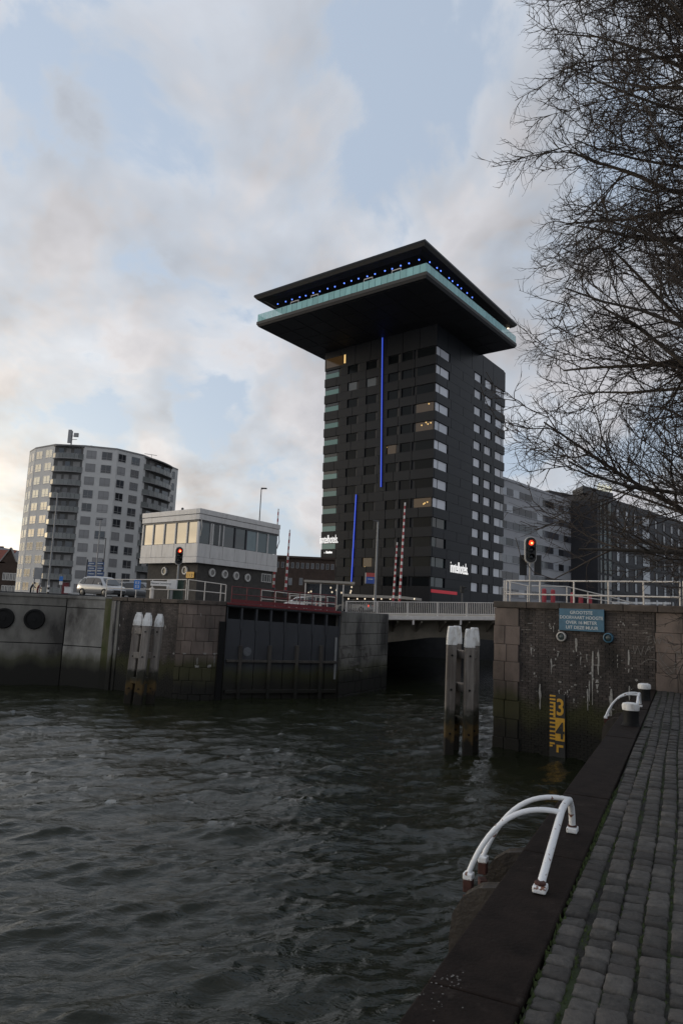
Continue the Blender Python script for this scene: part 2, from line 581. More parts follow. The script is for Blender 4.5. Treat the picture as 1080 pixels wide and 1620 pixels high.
mat('car_glass', (0.02, 0.022, 0.024), 0.05, spec=0.8)
mat('tyre', (0.015, 0.015, 0.015), 0.8)
mat('rim', (0.14, 0.14, 0.14), 0.4, metal=0.8)
mat('bark', (0.05, 0.041, 0.033), 0.9, var=0.35, scale=8, bump=0.6, bscale=30)
mat('twig', (0.04, 0.031, 0.026), 0.9)
mat('skin', (0.45, 0.28, 0.2), 0.6)
mat('cloth_black', (0.02, 0.02, 0.022), 0.9)
mat('cloth_red', (0.14, 0.03, 0.035), 0.9)
mat('board_text', (0.07, 0.07, 0.08), 0.6)
M = MATS
# ------------------------------------------------------------------ water
def build_water():
    rs = np.random.RandomState(4)
    ys = np.concatenate([np.arange(-6, 1.5, 0.5), np.arange(1.5, 8, 0.035), np.arange(8, 14, 0.06), np.arange(14, 40, 0.14), np.arange(40, 84, 0.8)])
    fr = np.linspace(0, 1, 420)
    X = np.empty((len(ys), len(fr)))
    Y = np.repeat(ys[:, None], len(fr), 1)
    for i, y in enumerate(ys):
        a = max(y, 3.0)
        x0, x1 = -0.62 * a - 6, 0.30 * a + 4.5
        x0 = max(x0, -60)
        X[i] = x0 + (x1 - x0) * fr
    Z = np.zeros_like(X)
    DX, DY = np.zeros_like(X), np.zeros_like(X)
    fade = np.clip(1.3 - Y / 60, 0.35, 1)
    for _ in range(90):
        lam = 0.2 * (13 ** rs.rand())
        ang = rs.normal(math.radians(-68), 0.5)
        kx, ky = math.cos(ang) * 2 * math.pi / lam, math.sin(ang) * 2 * math.pi / lam
        amp = 0.0041 * lam ** 0.62
        ph = rs.rand() * 6.28 + 0.5 * np.sin(X * 0.31 * rs.rand() + Y * 0.27 * rs.rand() + rs.rand() * 6)
        th = kx * X + ky * Y + ph
        Z += amp * np.sin(th)
        q = 0.75 * amp
        DX += q * math.cos(ang) * np.cos(th)
        DY += q * math.sin(ang) * np.cos(th)
    sd = Z.std()
    Z = Z + 0.12 * (Z * np.abs(Z)) / sd * (Z > 0) - 0.05 * sd
    Z *= fade
    mb = MB()
    V = np.stack([X + DX * fade, Y + DY * fade, Z], -1).reshape(-1, 3)
    nx = len(fr)
    i, j = np.meshgrid(np.arange(len(ys) - 1), np.arange(nx - 1), indexing='ij')
    a = (i * nx + j).ravel()
    F = np.stack([a, a + 1, a + nx + 1, a + nx], -1)
    me = bpy.data.meshes.new('water')
    me.from_pydata(V.tolist(), [], F.tolist())
    me.polygons.foreach_set('use_smooth', [True] * len(me.polygons))
    o = bpy.data.objects.new('water', me)
    C.objects.link(o)
    o['kind'] = 'structure'
    m = bpy.data.materials.new('harbour_water')
    m.use_nodes = True
    t = m.node_tree
    b = t.nodes['Principled BSDF']
    b.inputs['Base Color'].default_value = (0.0125, 0.0147, 0.0072, 1)
    b.inputs['Roughness'].default_value = 0.02
    b.inputs['IOR'].default_value = 1.33
    geo = t.nodes.new('ShaderNodeNewGeometry')
    mp = t.nodes.new('ShaderNodeMapping')
    mp.inputs['Rotation'].default_value = (0, 0, 0.35)
    mp.inputs['Scale'].default_value = (1.0, 1.9, 1.0)
    t.links.new(geo.outputs['Position'], mp.inputs[0])
    last = None
    for sc, st, ds in ((2.8, 0.55, 0.05), (8.0, 0.35, 0.016)):
        nz = N(t, 'ShaderNodeTexNoise')
        nz.inputs['Scale'].default_value = sc
        nz.inputs['Detail'].default_value = 4
        nz.inputs['Roughness'].default_value = 0.6
        nz.inputs['Distortion'].default_value = 0.6
        t.links.new(mp.outputs[0], nz.inputs['Vector'])
        bp = t.nodes.new('ShaderNodeBump')
        bp.inputs['Strength'].default_value = st
        bp.inputs['Distance'].default_value = ds
        t.links.new(nz.outputs['Fac'], bp.inputs['Height'])
        if last:
            t.links.new(last, bp.inputs['Normal'])
        last = bp.outputs[0]
    t.links.new(last, b.inputs['Normal'])
    me.materials.append(m)


build_water()

# ------------------------------------------------------------------ near quay
QT, QN = Vector((0.435, 0.9004, 0)), Vector((0.9004, -0.435, 0))
QZ, N_OUT, N_IN = 2.35, -1.197, -0.717
WA, WD = Vector((5.4, 24.33, 0)), Vector((0.78, -0.626, 0)).normalized()     # right-hand harbour wall
WN = Vector((WD.y, -WD.x, 0))                                               # towards the viewer
if WN.y > 0:
    WN = -WN
WTOP = 4.80


def Q(t, n, z=0.0):
    return QT * t + QN * n + Vector((0, 0, z))


def wall_t(n):          # where the right-hand wall crosses a quay line n
    a = WA.dot(QN)
    s = (n - a) / WD.dot(QN)
    return WA.dot(QT) + s * WD.dot(QT)


quay = obj('quay_pavement', MB().prism([Q(-8, N_IN + 0.004), Q(-8, 16), Q(wall_t(16) - .05, 16), Q(wall_t(N_IN) - .05, N_IN + 0.004)], -1.5, QZ - 0.03),
           M['mossy_joint'], kind='structure')
# front face of the quay below the edge stones
obj('quay_front', MB().hexa([Q(-8, N_OUT + .06, -1.5), Q(-8, N_IN, -1.5), Q(wall_t(N_IN), N_IN, -1.5), Q(wall_t(N_OUT), N_OUT + .06, -1.5)],
                            [Q(-8, N_OUT + .06, QZ - .32), Q(-8, N_IN, QZ - .32), Q(wall_t(N_IN), N_IN, QZ - .32), Q(wall_t(N_OUT), N_OUT + .06, QZ - .32)]),
    M['quay_face'], quay)
# edge stones, one slab each
tt, k = -1.2, 0
while tt < wall_t(N_OUT) - 0.3:
    ln = 2.35 + RNG.uniform(-.25, .25)
    e = min(tt + ln, wall_t(N_OUT) - 0.1)
    dz = RNG.uniform(-.006, .006)
    a, b2 = tt + .003, e - .003
    mb = MB().hexa([Q(a, N_OUT, QZ - .318), Q(b2, N_OUT, QZ - .318), Q(b2, N_IN - .012, QZ - .318), Q(a, N_IN - .012, QZ - .318)][::-1],
                   [Q(a, N_OUT + .01, QZ + dz), Q(b2, N_OUT + .01, QZ + dz), Q(b2, N_IN - .012, QZ + dz), Q(a, N_IN - .012, QZ + dz)][::-1])
    obj('edge_stone', mb, M['edge_stone'], quay, bevel=0.012)
    tt = e
# setts: six shared shapes, the 300 that show largest as single pieces
SW = 0.152


def sett_mesh(i, ln):
    r = random.Random(50 + i)
    w, h = SW - .020, 0.09
    nx, ny = 6, 6
    gu = (-1, -.84, -.3, .3, .84, 1)
    vs, fs = [], []
    for j in range(ny):
        for q in range(nx):
            u, v = gu[q], gu[j]
            e = max(abs(u), abs(v))
            z = h - (0.011 if e > .95 else .0012 * (e > .5)) + r.uniform(-.0035, .0035)
            rx = w / 2 * u * (1 - .06 * abs(v) ** 6) + r.uniform(-.004, .004)
            ry = ln / 2 * v * (1 - .05 * abs(u) ** 6) + r.uniform(-.004, .004)
            vs.append((rx, ry, z))
    for j in range(ny - 1):
        for q in range(nx - 1):
            a = j * nx + q
            fs.append((a, a + 1, a + nx + 1, a + nx))
    ring = [q for q in range(nx)] + [j * nx + nx - 1 for j in range(1, ny)] + [(ny - 1) * nx + q for q in range(nx - 2, -1, -1)] + [j * nx for j in range(ny - 2, 0, -1)]
    o = len(vs)
    for a in ring:
        vs.append((vs[a][0] * 1.04, vs[a][1] * 1.04, 0))
    m = len(ring)
    for q in range(m):
        fs.append((ring[(q + 1) % m], ring[q], o + q, o + (q + 1) % m))
    return vs, fs


SLEN = [.115, .13, .145, .165, .125, .18]
shapes = [sett_mesh(i, l) for i, l in enumerate(SLEN)]
sett_me = []
for vs, fs in shapes:
    mb = MB()
    mb.v, mb.f = vs, fs
    sett_me.append(mesh_of(mb, M['basalt_sett'], True))
qang = math.atan2(QN.y, QN.x)
spots = []
col = 0
nn = N_IN + SW / 2 + .012
while nn < 5.2:
    t0 = 0.6 + RNG.uniform(0, .2)
    wob = RNG.uniform(0, 6)
    while t0 < wall_t(nn) - .2:
        i = RNG.randrange(6)
        ln = SLEN[i] + .019
        if not (14.35 < t0 < 14.42):
            spots.append((t0 + ln / 2, nn + .012 * math.sin(t0 * .9 + wob), i, RNG.uniform(-.05, .05), QZ - .095 + RNG.uniform(-.012, .008), RNG.uniform(-.05, .05), RNG.uniform(-.05, .05)))
        t0 += ln
    nn += SW
    col += 1


def in_view(p):
    v = p - EYE
    d = v.dot(c_f)
    if d < .5:
        return False
    x, y = 540 + FPX * v.dot(c_r) / d, 810 - FPX * v.dot(c_u) / d
    return x < 1110 and y < 1660


spots.sort(key=lambda s: (not in_view(Q(s[0], s[1], QZ)), s[0]))
rest = MB()
for q, (t0, n0, i, rz, z, rx, ry) in enumerate(spots):
    if q < 300:
        o = bpy.data.objects.new('sett', sett_me[i])
        C.objects.link(o)
        o.parent = quay
        o.location = Q(t0, n0, z) - wl(quay)
        o.rotation_euler = (rx, ry, qang + rz + (math.pi if q % 2 else 0))
    elif n0 < 4.5:
        mx = Matrix.Translation(Q(t0, n0, z)) @ Matrix.Rotation(qang + rz, 4, 'Z')
        rest.add([mx @ Vector(v) for v in shapes[i][0]], shapes[i][1])
obj('far_setts', rest, M['basalt_sett'], quay, smooth=True, kind='stuff')
# moss growing up in the joints, as low cushions
ms = MB()
for (t0, n0, i, rz, z, rx, ry) in spots:
    if t0 > 13 or n0 > 3:
        continue
    side = SW / 2 if RNG.random() < .75 else -SW / 2
    for _ in range(5):
        if RNG.random() < .5 - .022 * t0 - .08 * max(n0, 0):
            p = Q(t0 + RNG.uniform(-.1, .1), n0 + side + RNG.uniform(-.008, .008), QZ - .034)
            r, h = RNG.uniform(.005, .012), RNG.uniform(.016, .028)
            k = 6
            ring = [p + Vector((math.cos(a * 1.047) * r * RNG.uniform(.7, 1.5), math.sin(a * 1.047) * r * RNG.uniform(.7, 1.5), 0)) for a in range(k)]
            ms.add(ring + [p + Vector((0, 0, h))], [(a, (a + 1) % k, k) for a in range(k)])
for _ in range(330):     # along the edge stones
    p = Q(RNG.uniform(2.6, 9), N_IN + RNG.uniform(-.012, .02), QZ - .034)
    r, h = RNG.uniform(.006, .016), RNG.uniform(.02, .036)
    ring = [p + Vector((math.cos(a * 1.047) * r * RNG.uniform(.7, 1.5), math.sin(a * 1.047) * r * RNG.uniform(.7, 1.5), 0)) for a in range(6)]
    ms.add(ring + [p + Vector((0, 0, h))], [(a, (a + 1) % 6, 6) for a in range(6)])
mat('moss', (0.027, 0.041, 0.007), 0.95, var=0.5, scale=9, island=0.4)
tag(obj('moss', ms, M['moss'], kind='stuff', smooth=True), 'bright green moss in the joints between the quay setts', 'moss')
# white bird droppings and spilt paint on the edge stone at the front
sp = MB()
for _ in range(46):
    px, py = RNG.gauss(716, 11), RNG.gauss(1549, 7)
    if RNG.random() < .4:
        px, py = RNG.gauss(697, 16), RNG.gauss(1585, 12)
    p = gr(px, py, QZ + .010)
    r = RNG.uniform(.0015, .0075)
    sp.add([p + Vector((math.cos(a) * r * RNG.uniform(.5, 1.3), math.sin(a) * r * RNG.uniform(.5, 1.3), 0)) for a in [0, 1.05, 2.1, 3.14, 4.2, 5.2]], [(0, 1, 2, 3, 4, 5)])
obj('spatter', sp, M['chalk'], quay, kind='stuff')

# ------------------------------------------------------------------ ground and roads behind the walls
W0, W1, W2 = gr(-420, 1072, 0), gr(93, 1084, 0), gr(166, 1090, 0)
K1, K2, K3 = gr(272, 1104, 0), gr(292, 1106, 0), gr(348, 1106, 0)
G1 = gr(532, 1104, 0)
LTOP = 4.45
back = MB().prism([W0 + Vector((0, .5, 0)), W1 + Vector((0, .5, 0)), W2 + Vector((0, .5, 0)), K1 + Vector((0, .5, 0)), K3 + Vector((0, .5, 0)), Vector((-4.2, 76, 0)), Vector((-4.2, 130, 0)), Vector((-700, 130, 0)), Vector((-700, W0.y + .5, 0))], -1.5, LTOP - .12)
obj('quayside_ground', back, M['asphalt'], kind='structure')
far = MB().prism([(-2500, 130.01), (-4.2, 130.01), (-4.2, 75), (22, 75), (22, 130.01), (2500, 130.01), (2500, 3500), (-2500, 3500)], -1.5, 4.40)  # near face closes the canal, shaped so the bridge opening stays dark
obj('ground', far, M['asphalt'], kind='structure')
road = MB().prism([(-160, 47), (-1.5, 47), (-1.5, 72), (-160, 72)], LTOP - .119, 4.60)
obj('road', road, M['asphalt'], kind='structure')
CB = Vector((19.5, 75, 0))      # canal side of the right-hand pier, far end
rg = MB().prism([WA + WD * .6 + Vector((.5, .8, 0)), WA + WD * 40 + Vector((.3, .8, 0)), Vector((420, 60, 0)), Vector((420, 130, 0)), Vector((22.02, 130, 0)), Vector((22.02, 75, 0)), CB + Vector((.6, 0, 0))], -1.5, WTOP - .26)
obj('embankment_ground', rg, M['asphalt'], kind='structure')

# ------------------------------------------------------------------ right-hand harbour wall
rw = thing('harbour_wall', 'dark stained brick harbour wall with stone corner and blue notice board', 'wall', WA + WD * 2)


def WP(u, z, off=0.0):
    return WA + WD * u + WN * off + Vector((0, 0, z))


def wpx(px, py):
    return onp(px, py, WA, WD)


core = MB().prism([WA + Vector((.02, .03, 0)) + WD * .03, WA + WD * 40 - WN * .03, WA + WD * 40 - WN * 1.2, WA - WN * 1.3 + WD * .9, CB + Vector((.55, 0, 0)), CB], -1.5, WTOP - .22)
obj('wall_core', core, M['mortar'], rw)
uq = wpx(820, 1030)[0]
ub = wpx(1036, 1030)[0]
br = MB()
z, row = -.35, 0
while z < WTOP - .24:
    u = uq + .01 - (.11 if row % 2 else 0)
    while u < ub - .02:
        a, b2 = max(u, uq + .012), min(u + .215, ub - .012)
        if b2 - a > .04:
            d = RNG.uniform(.0, .012) - (.02 if RNG.random() < .03 else 0)
            br.hexa([WP(a, z, -.02), WP(b2, z, -.02), WP(b2, z, d), WP(a, z, d)], [WP(a, z + .063, -.02), WP(b2, z + .063, -.02), WP(b2, z + .063, d), WP(a, z + .063, d)])
        u += .226
    z += .075
    row += 1
obj('brick_courses', br, M['brick'], rw, kind='stuff')


def stone(P, name='quoin', mt='quoin_stone', par=None, bev=.016):
    """P: list of 8 corner points bottom+top"""
    return obj(name, MB().hexa(P[:4], P[4:]), M[mt], par, bevel=bev)


def wstone(u0, u1, z0, z1, d, depth=.3, **kw):
    g = .004
    P = [WP(u0 + g, zz, o) if s == 0 else WP(u1 - g, zz, o) for zz in (z0 + g, z1 - g) for (s, o) in ((0, -depth), (1, -depth), (1, d), (0, d))]
    return stone(P, par=rw, **kw)


zs = [4.58, 3.98, 3.37, 2.80, 2.17, 1.56, .96, .36, -.3]
for k in range(8):
    d = .05 + RNG.uniform(-.012, .02)
    sp_ = uq * (.42 if k % 2 else .5)
    if k in (0,):
        wstone(-.02, uq, zs[k + 1], zs[k], d, .9)
    else:
        wstone(-.03 - .02 * (k % 2), sp_, zs[k + 1], zs[k], d, .9)
        wstone(sp_, uq + (.05 if k % 2 else 0), zs[k + 1], zs[k], d - .012, .5)
bz = [4.58, 4.0, 3.42, 2.84, 2.2]
for k in range(4):
    u = ub + (-.0 if k % 2 else .03)
    c = 0
    while u < ub + 5:
        w = RNG.uniform(.5, .75)
        wstone(u, u + w, bz[k + 1], bz[k], .03 + RNG.uniform(-.01, .014), .4)
        u += w
u = -.06
while u < 14:
    w = RNG.uniform(.85, 1.2)
    d = .09 + RNG.uniform(-.01, .01)
    P = [WP(u + .005 if s == 0 else u + w - .005, zz, o) for zz in (WTOP - .215, WTOP + RNG.uniform(-.006, .006)) for (s, o) in ((0, -.6), (1, -.6), (1, d), (0, d))]
    stone(P, 'coping_stone', 'coping_stone', rw, .025)
    u += w
# lime runs down the wall
lm = MB()


def blot(poly, off=.017):
    n = len(poly)
    pts = [WP(*wpx(*p), off) for p in poly]
    lm.add(pts, [tuple(range(n))])


def run(px, y0, y1, w):
    n = 7
    Lf, Rt = [], []
    for i in range(n):
        y = y0 + (y1 - y0) * i / (n - 1)
        ww = w * (1 - abs(i / (n - 1) - .35)) * RNG.uniform(.5, 1.2)
        x = px + RNG.uniform(-.5, .5)
        Lf.append((x - ww / 2, y))
        Rt.append((x + ww / 2, y))
    for i in range(n - 1):
        if RNG.random() < .9:
            blot([Lf[i], Rt[i], Rt[i + 1], Lf[i + 1]])


for r_ in ((911, 1010, 1031, 4), (872, 1042, 1067, 2.6), (854, 1082, 1122, 3.5), (937, 1030, 1115, 3), (946, 1030, 1068, 4), (944, 1075, 1090, 6), (929, 1090, 1124, 3), (918, 1032, 1052, 2),
           (994, 1028, 1064, 3.5), (966, 1090, 1136, 6), (928, 1032, 1050, 2), (995, 1085, 1108, 3), (976, 1036, 1056, 2), (1024, 1080, 1095, 2.5), (882, 1030, 1040, 2), (845, 1064, 1070, 3),
           (884, 1090, 1098, 2), (907, 1105, 1112, 3), (897, 1092, 1100, 2), (932, 1060, 1110, 2.2), (840, 1024, 1036, 3), (875, 988, 1000, 2.5), (869, 986, 994, 2), (985, 985, 989, 3)):
    run(*r_)
    for _ in range(3):
        x_, y_ = r_[0] + RNG.gauss(0, 5), RNG.uniform(r_[1] - 4, r_[2] + 6)
        w_ = RNG.uniform(.4, 1.6)
        blot([(x_ - w_, y_), (x_, y_ - w_ * RNG.uniform(.4, 1.4)), (x_ + w_ * .8, y_ + .2), (x_ + .1, y_ + w_ * RNG.uniform(.6, 2.2))])
for (x, y, w, h) in ((840, 986, 12, 1.6), (860, 985, 12, 1.8), (832, 996, 18, 1), (885, 1078, 5, 5), (910, 1083, 6, 3.5), (903, 1052, 6, 3), (945, 1052, 16, 1.4), (870, 990, 9, 1.6), (841, 1025, 9, 2),
                     (1020, 1001, 10, 2), (905, 1086, 5, 2), (970, 1122, 12, 3), (1002, 988, 14, 1.2), (1007, 1075, 6, 6), (826, 1076, 4, 2), (838, 1077, 3, 2)):
    for _ in range(4):
        x0, w0 = x + RNG.uniform(-.3, .3) * w, w * RNG.uniform(.25, .6)
        hh = h * RNG.uniform(.5, 1)
        blot([(x0 - w0 / 2, y), (x0, y - hh / 2 * RNG.random()), (x0 + w0 / 2, y + .2), (x0 + w0 * .3, y + hh / 2), (x0 - w0 * .3, y + hh / 2)])
obj('lime_stains', lm, M['lime'], rw, kind='stuff')
# chalk tags
gf = MB()


def stroke(pts, w=1.0, off=.052):
    for (a, b2) in zip(pts[:-1], pts[1:]):
        d = Vector((b2[0] - a[0], b2[1] - a[1]))
        q = Vector((-d.y, d.x)).normalized() * w / 2 if d.length else Vector((0, .5))
        gf.add([WP(*wpx(a[0] + q.x, a[1] + q.y), off), WP(*wpx(b2[0] + q.x, b2[1] + q.y), off), WP(*wpx(b2[0] - q.x, b2[1] - q.y), off), WP(*wpx(a[0] - q.x, a[1] - q.y), off)], [(0, 1, 2, 3)])


def arc(cx, cy, rx, ry, a0, a1, n=10):
    return [(cx + rx * math.cos(math.radians(a0 + (a1 - a0) * i / n)), cy + ry * math.sin(math.radians(a0 + (a1 - a0) * i / n))) for i in range(n + 1)]


for s_ in ([(1022, 1008), (1032, 1005)], [(1027, 1006), (1024, 1019)], [(1024, 1013), (1031, 1011)], [(1023, 1019), (1031, 1016)],
           [(1034, 1006), (1036, 1018), (1040, 1010), (1043, 1019), (1048, 1003)], arc(1057, 1011, 8, 7, 0, 360, 14), arc(1062, 1022, 9, 5, 150, -20, 8),
           [(1001, 1020), (1004, 1035), (1008, 1022), (1014, 1037), (1018, 1022)], [(1020, 1036), (1026, 1022), (1029, 1030)], [(1022, 1030), (1034, 1023)],
           [(1041, 1027), (1046, 1044)], [(1056, 1028), (1044, 1042), (1063, 1063)], arc(1030, 1075, 24, 32, 230, 318, 12), [(1048, 1054), (1057, 1067), (1064, 1064)],
           [(1064, 1066), (1068, 1048), (1074, 1062)], [(1066, 1058), (1072, 1056)], [(1066, 1032), (1076, 1031)], [(1071, 1030), (1069, 1044)], arc(1074, 1035, 3, 3, 0, 360, 8)):
    stroke(s_)
obj('graffiti', gf, M['chalk'], rw, kind='stuff')

# blue notice board
u0, z1 = wpx(886, 962.5)
u1, z0 = wpx(957, 1000.5)
nb = thing('notice_board', 'blue notice board with white Dutch lettering fixed high on the brick harbour wall', 'sign', WP((u0 + u1) / 2, z0, .1))
obj('board', MB().box(WP((u0 + u1) / 2, (z0 + z1) / 2, .11), (u1 - u0, .03, z1 - z0), WD), M['sign_blue'], nb, bevel=.006)
zn = (z1 - z0)
for i, (tx, dx) in enumerate((('GROOTSTE', -.0), ('DOORVAART HOOGTE', 0), ('OVER 16 METER', 0), ('UIT DEZE MUUR', .02))):
    obj('lettering', text_mb(tx, WP((u0 + u1) / 2 + dx, z1 - zn * (.235 + .225 * i), .128), WD, (0, 0, 1), zn * .145, .004, 0.93 if i == 1 else 1.0, bold=.012), M['sign_letter'], nb)
for ux in (u0 + .15, u1 - .15):
    obj('bracket', MB().box(WP(ux, (z0 + z1) / 2, .045), (.05, .09, zn * .8), WD), M['galvanised'], nb)
for i, (px, py) in enumerate(((888.5, 1007), (962.5, 1009))):
    u, z = wpx(px, py)
    lp = thing('round_lamp', ('round lamp with pale rim under the left end of the notice board', 'round dark green lamp under the right end of the notice board')[i], 'lamp', WP(u, z, .02), 'round lamps under the notice board')
    obj('rim', MB().lathe(WP(u, z, 0), WN, [(.15, 0), (.15, .10), (.118, .115), (.118, .06)], 20), M['porthole_rim'] if i == 0 else M['sign_blue'], lp, smooth='auto')
    obj('lens', MB().lathe(WP(u, z, .05), WN, [(.117, 0), (.10, .025), (.05, .04), (.01, .045)], 20), M['green_glass'], lp, smooth=True)

# water level gauge
u0, z1 = wpx(870, 1097)
u1, z0 = wpx(895, 1193)
gz = lambda py: wpx(880, py)[1]
ga = thing('level_gauge', 'black and yellow water level gauge with large numbers 3 and 4 on the wall', 'gauge', WP((u0 + u1) / 2, z0, .05))
obj('backboard', MB().box(WP((u0 + u1) / 2, (z0 + z1) / 2 - .1, .05), (u1 - u0, .06, z1 - z0 + .2), WD), M['gauge_black'], ga, bevel=.008)
um = u0 + (u1 - u0) * .42
for (ya, yb, ua, ub_) in ((1135, 1171, um - .02, u1 - .02), (1113, 1135, u0 + (u1 - u0) * .26, um - .02)):
    obj('yellow_field', MB().box(WP((ua + ub_) / 2, (gz(ya) + gz(yb)) / 2, .083), (ub_ - ua, .006, gz(ya) - gz(yb)), WD), M['gauge_yellow'], ga)
for i, py in enumerate((1101, 1106.5, 1112, 1118, 1124, 1130, 1137, 1143.5, 1150, 1157, 1163.5, 1168.5, 1176, 1180)):
    w = (um - u0 - .03) * (1.0 if i < 11 else (1.0, .9, .5)[i - 11])
    obj('tick', MB().box(WP(u0 + .015 + w / 2, gz(py), .088), (w, .006, (gz(1100) - gz(1102.6))), WD), M['gauge_yellow'], ga)
um2 = (um + u1) / 2 - .01
obj('number', text_mb('3', WP(um2, gz(1130), .088), WD, (0, 0, 1), gz(1104) - gz(1130), .005, .8, bold=.02), M['gauge_yellow'], ga)
obj('number', text_mb('4', WP(um2, gz(1167), .092), WD, (0, 0, 1), gz(1141) - gz(1167), .005, .8, bold=.02), M['gauge_black'], ga)
obj('number', MB().box(WP(um2 - .01, gz(1179), .088), (.22, .006, .07), WD).box(WP(um2 - .085, gz(1184), .088), (.07, .006, .2), WD), M['gauge_yellow'], ga)


# ------------------------------------------------------------------ railings
def railing(name, label, group, posts, h, rails, r, mt, cat='railing', post_lean=None):
    """posts: foot points; rails: heights as fractions of h"""
    root = thing(name, label, cat, posts[0], group)
    for p in posts:
        obj('post', MB().tube([p, p + Vector((0, 0, h))], r, 8), M[mt], root, smooth='auto')
    for fr_ in rails:
        obj('rail', MB().tube([p + Vector((0, 0, h * fr_)) for p in posts], r * .9, 8), M[mt], root, smooth='auto')
    return root


hr = (at(850, 917, 23).z - WTOP)
posts = []
for px in (794.5, 800.5, 848, 902, 957, 1013, 1071):
    u, _ = wpx(px, 945)
    posts.append(WP(u, WTOP - .01, -.28))
railing('pipe_railing', 'pale pipe railing with two rails on top of the brick harbour wall', 'pipe railings on the quays', posts, .72, (1.0, .37), .028, 'rail_white')
posts = [WP(wpx(px, 945)[0], WTOP - .01, -.28) for px in (1077, 1130, 1190)]
railing('pipe_railing', 'short stretch of pale pipe railing at the right edge of the photo', 'pipe railings on the quays', posts, .74, (1.0, .37), .028, 'rail_white')
# ramp rail behind, falling to the right
pts = [at(px, py, D) for (px, py, D) in ((797, 952, 31), (834, 953, 31.3), (896, 955, 31.7), (929, 956, 32), (950, 957, 32.3), (980, 958, 33))]
tops = [at(px, py, D) for (px, py, D) in ((797, 919, 31), (834, 927, 31.3), (896, 928, 31.7), (929, 936, 32), (950, 941, 32.3), (1000, 954, 33))]
rr = thing('ramp_railing', 'sloping pale pipe railing of a ramp behind the wall-top railing', 'railing', pts[0])
obj('rail', MB().tube(tops, .026, 8), M['rail_white'], rr, smooth='auto')
obj('rail', MB().tube([a.lerp(b2, .5) for a, b2 in zip(pts, tops)], .022, 8), M['rail_white'], rr, smooth='auto')
for a, b2 in zip(pts[:-1], tops[:-1]):
    obj('post', MB().tube([Vector((a.x, a.y, 4.5)), b2], .026, 8), M['rail_white'], rr, smooth='auto')
# low guard rail at the foot, far right
gd = thing('low_guard_rail', 'low white guard rail lying just above the wall coping at right', 'railing', at(970, 957, 34))
obj('rail', MB().bar(at(968, 953.5, 34), at(1060, 954.5, 34), .06, .1), M['white_paint'], gd)
for px in (972, 1050):
    obj('post', MB().bar(at(px, 954, 34), Vector((at(px, 954, 34).x, 34, 4.5)), .07), M['white_paint'], gd)

# ------------------------------------------------------------------ left dock wall
dw = thing('dock_wall', 'weathered concrete dock wall with round black fenders and a weed line', 'wall', W1)


def seg(P, Qp, off, z0, z1, depth, name, mt, par, a=0.0, b=1.0, bev=0.0):
    d = (Qp - P)
    ln = d.length
    d = d / ln
    n = Vector((d.y, -d.x, 0))
    if n.y > 0:
        n = -n
    A, B = P + d * (a * ln), P + d * (b * ln)
    lo = [A + n * off, B + n * off, B - n * depth, A - n * depth]
    mb = MB().hexa([p + Vector((0, 0, z0)) for p in lo], [p + Vector((0, 0, z1)) for p in lo])
    return obj(name, mb, M[mt], par, bevel=bev)


def zpx(py, P, Qp, px):
    d = (Qp - P).normalized()
    return onp(px, py, P, d)[1]


j1, j2 = zpx(957, W0, W1, 40), zpx(1017, W0, W1, 40)
ln = (W1 - W0).length
npan = 4
for k in range(npan):
    a, b2 = k / npan, (k + 1) / npan
    e = .012 / ln
    seg(W0, W1, .0, -1.2, j2 - .02, .7, 'concrete_panel', 'dock_concrete_dark', dw, a + e, b2 - e, .015)
    seg(W0, W1, -.03, j2 + .02, j1 - .015, .7, 'concrete_panel', 'dock_concrete_dark', dw, a + e, b2 - e, .015)
    seg(W0, W1, -.01, j1 + .015, LTOP - .17, .7, 'concrete_panel', 'dock_concrete_dark', dw, a + e, b2 - e, .015)
    seg(W0, W1, .06, LTOP - .17, LTOP - .02, .9, 'coping_stone', 'dock_concrete_dark', dw, a, b2, .02)
    seg(W0, W1, -.08, -1.2, LTOP - .2, .7, 'wall_core', 'dark_void', dw, a, b2)
W2b = W1.lerp(W2, .86)
j1, j2 = zpx(961.5, W1, W2, 120), zpx(1022, W1, W2, 120)
seg(W1, W2b, .0, -1.2, j2 - .02, .7, 'concrete_panel', 'dock_concrete', dw, .012, 1, .015)
seg(W1, W2b, -.025, j2 + .02, j1 - .015, .7, 'concrete_panel', 'dock_concrete', dw, .012, 1, .015)
seg(W1, W2b, -.01, j1 + .015, LTOP - .17, .7, 'concrete_panel', 'dock_concrete', dw, .012, 1, .015)
seg(W1, W2b, -.08, -1.2, LTOP - .2, .75, 'wall_core', 'dark_void', dw, 0, 1)
seg(W1, W2b, .06, LTOP - .17, LTOP - .02, .9, 'coping_stone', 'dock_concrete', dw, 0, 1, .02)
mat('weedy_steel', (0.10, 0.095, 0.05), 0.9, var=0.5, scale=6, col2=(0.05, 0.06, 0.015), c2=(.45, .6), c2scale=3, streak=.3)
tide(M['weedy_steel'], 1.1, 1.6)
seg(W2b, W2, .05, -1.2, LTOP - .1, .7, 'weedy_post', 'weedy_steel', dw)
dd = (W1 - W0).normalized()
dn = Vector((dd.y, -dd.x, 0))
for i, px in enumerate((6.5, 55)):
    u, z = onp(px, (978, 979.5)[i], W0, dd)
    P = W0 + dd * u + Vector((0, 0, z))
    fd = thing('round_fender', ('round black fender on the concrete dock wall at the left edge of the photo', 'round black fender on the concrete dock wall, the one nearer the wall joint')[i], 'fender', P + dn * .0, 'round fenders on the dock wall')
    obj('ring', MB().lathe(P - dn * .03, dn, [(.50, 0), (.50, .10), (.46, .14), (.40, .14), (.40, .05)], 28), M['black_iron'], fd, smooth='auto')
    obj('disc', MB().lathe(P, dn, [(.395, 0), (.395, .05), (.12, .07), (.11, .09), (.01, .09)], 28), M['black_iron'], fd, smooth='auto')

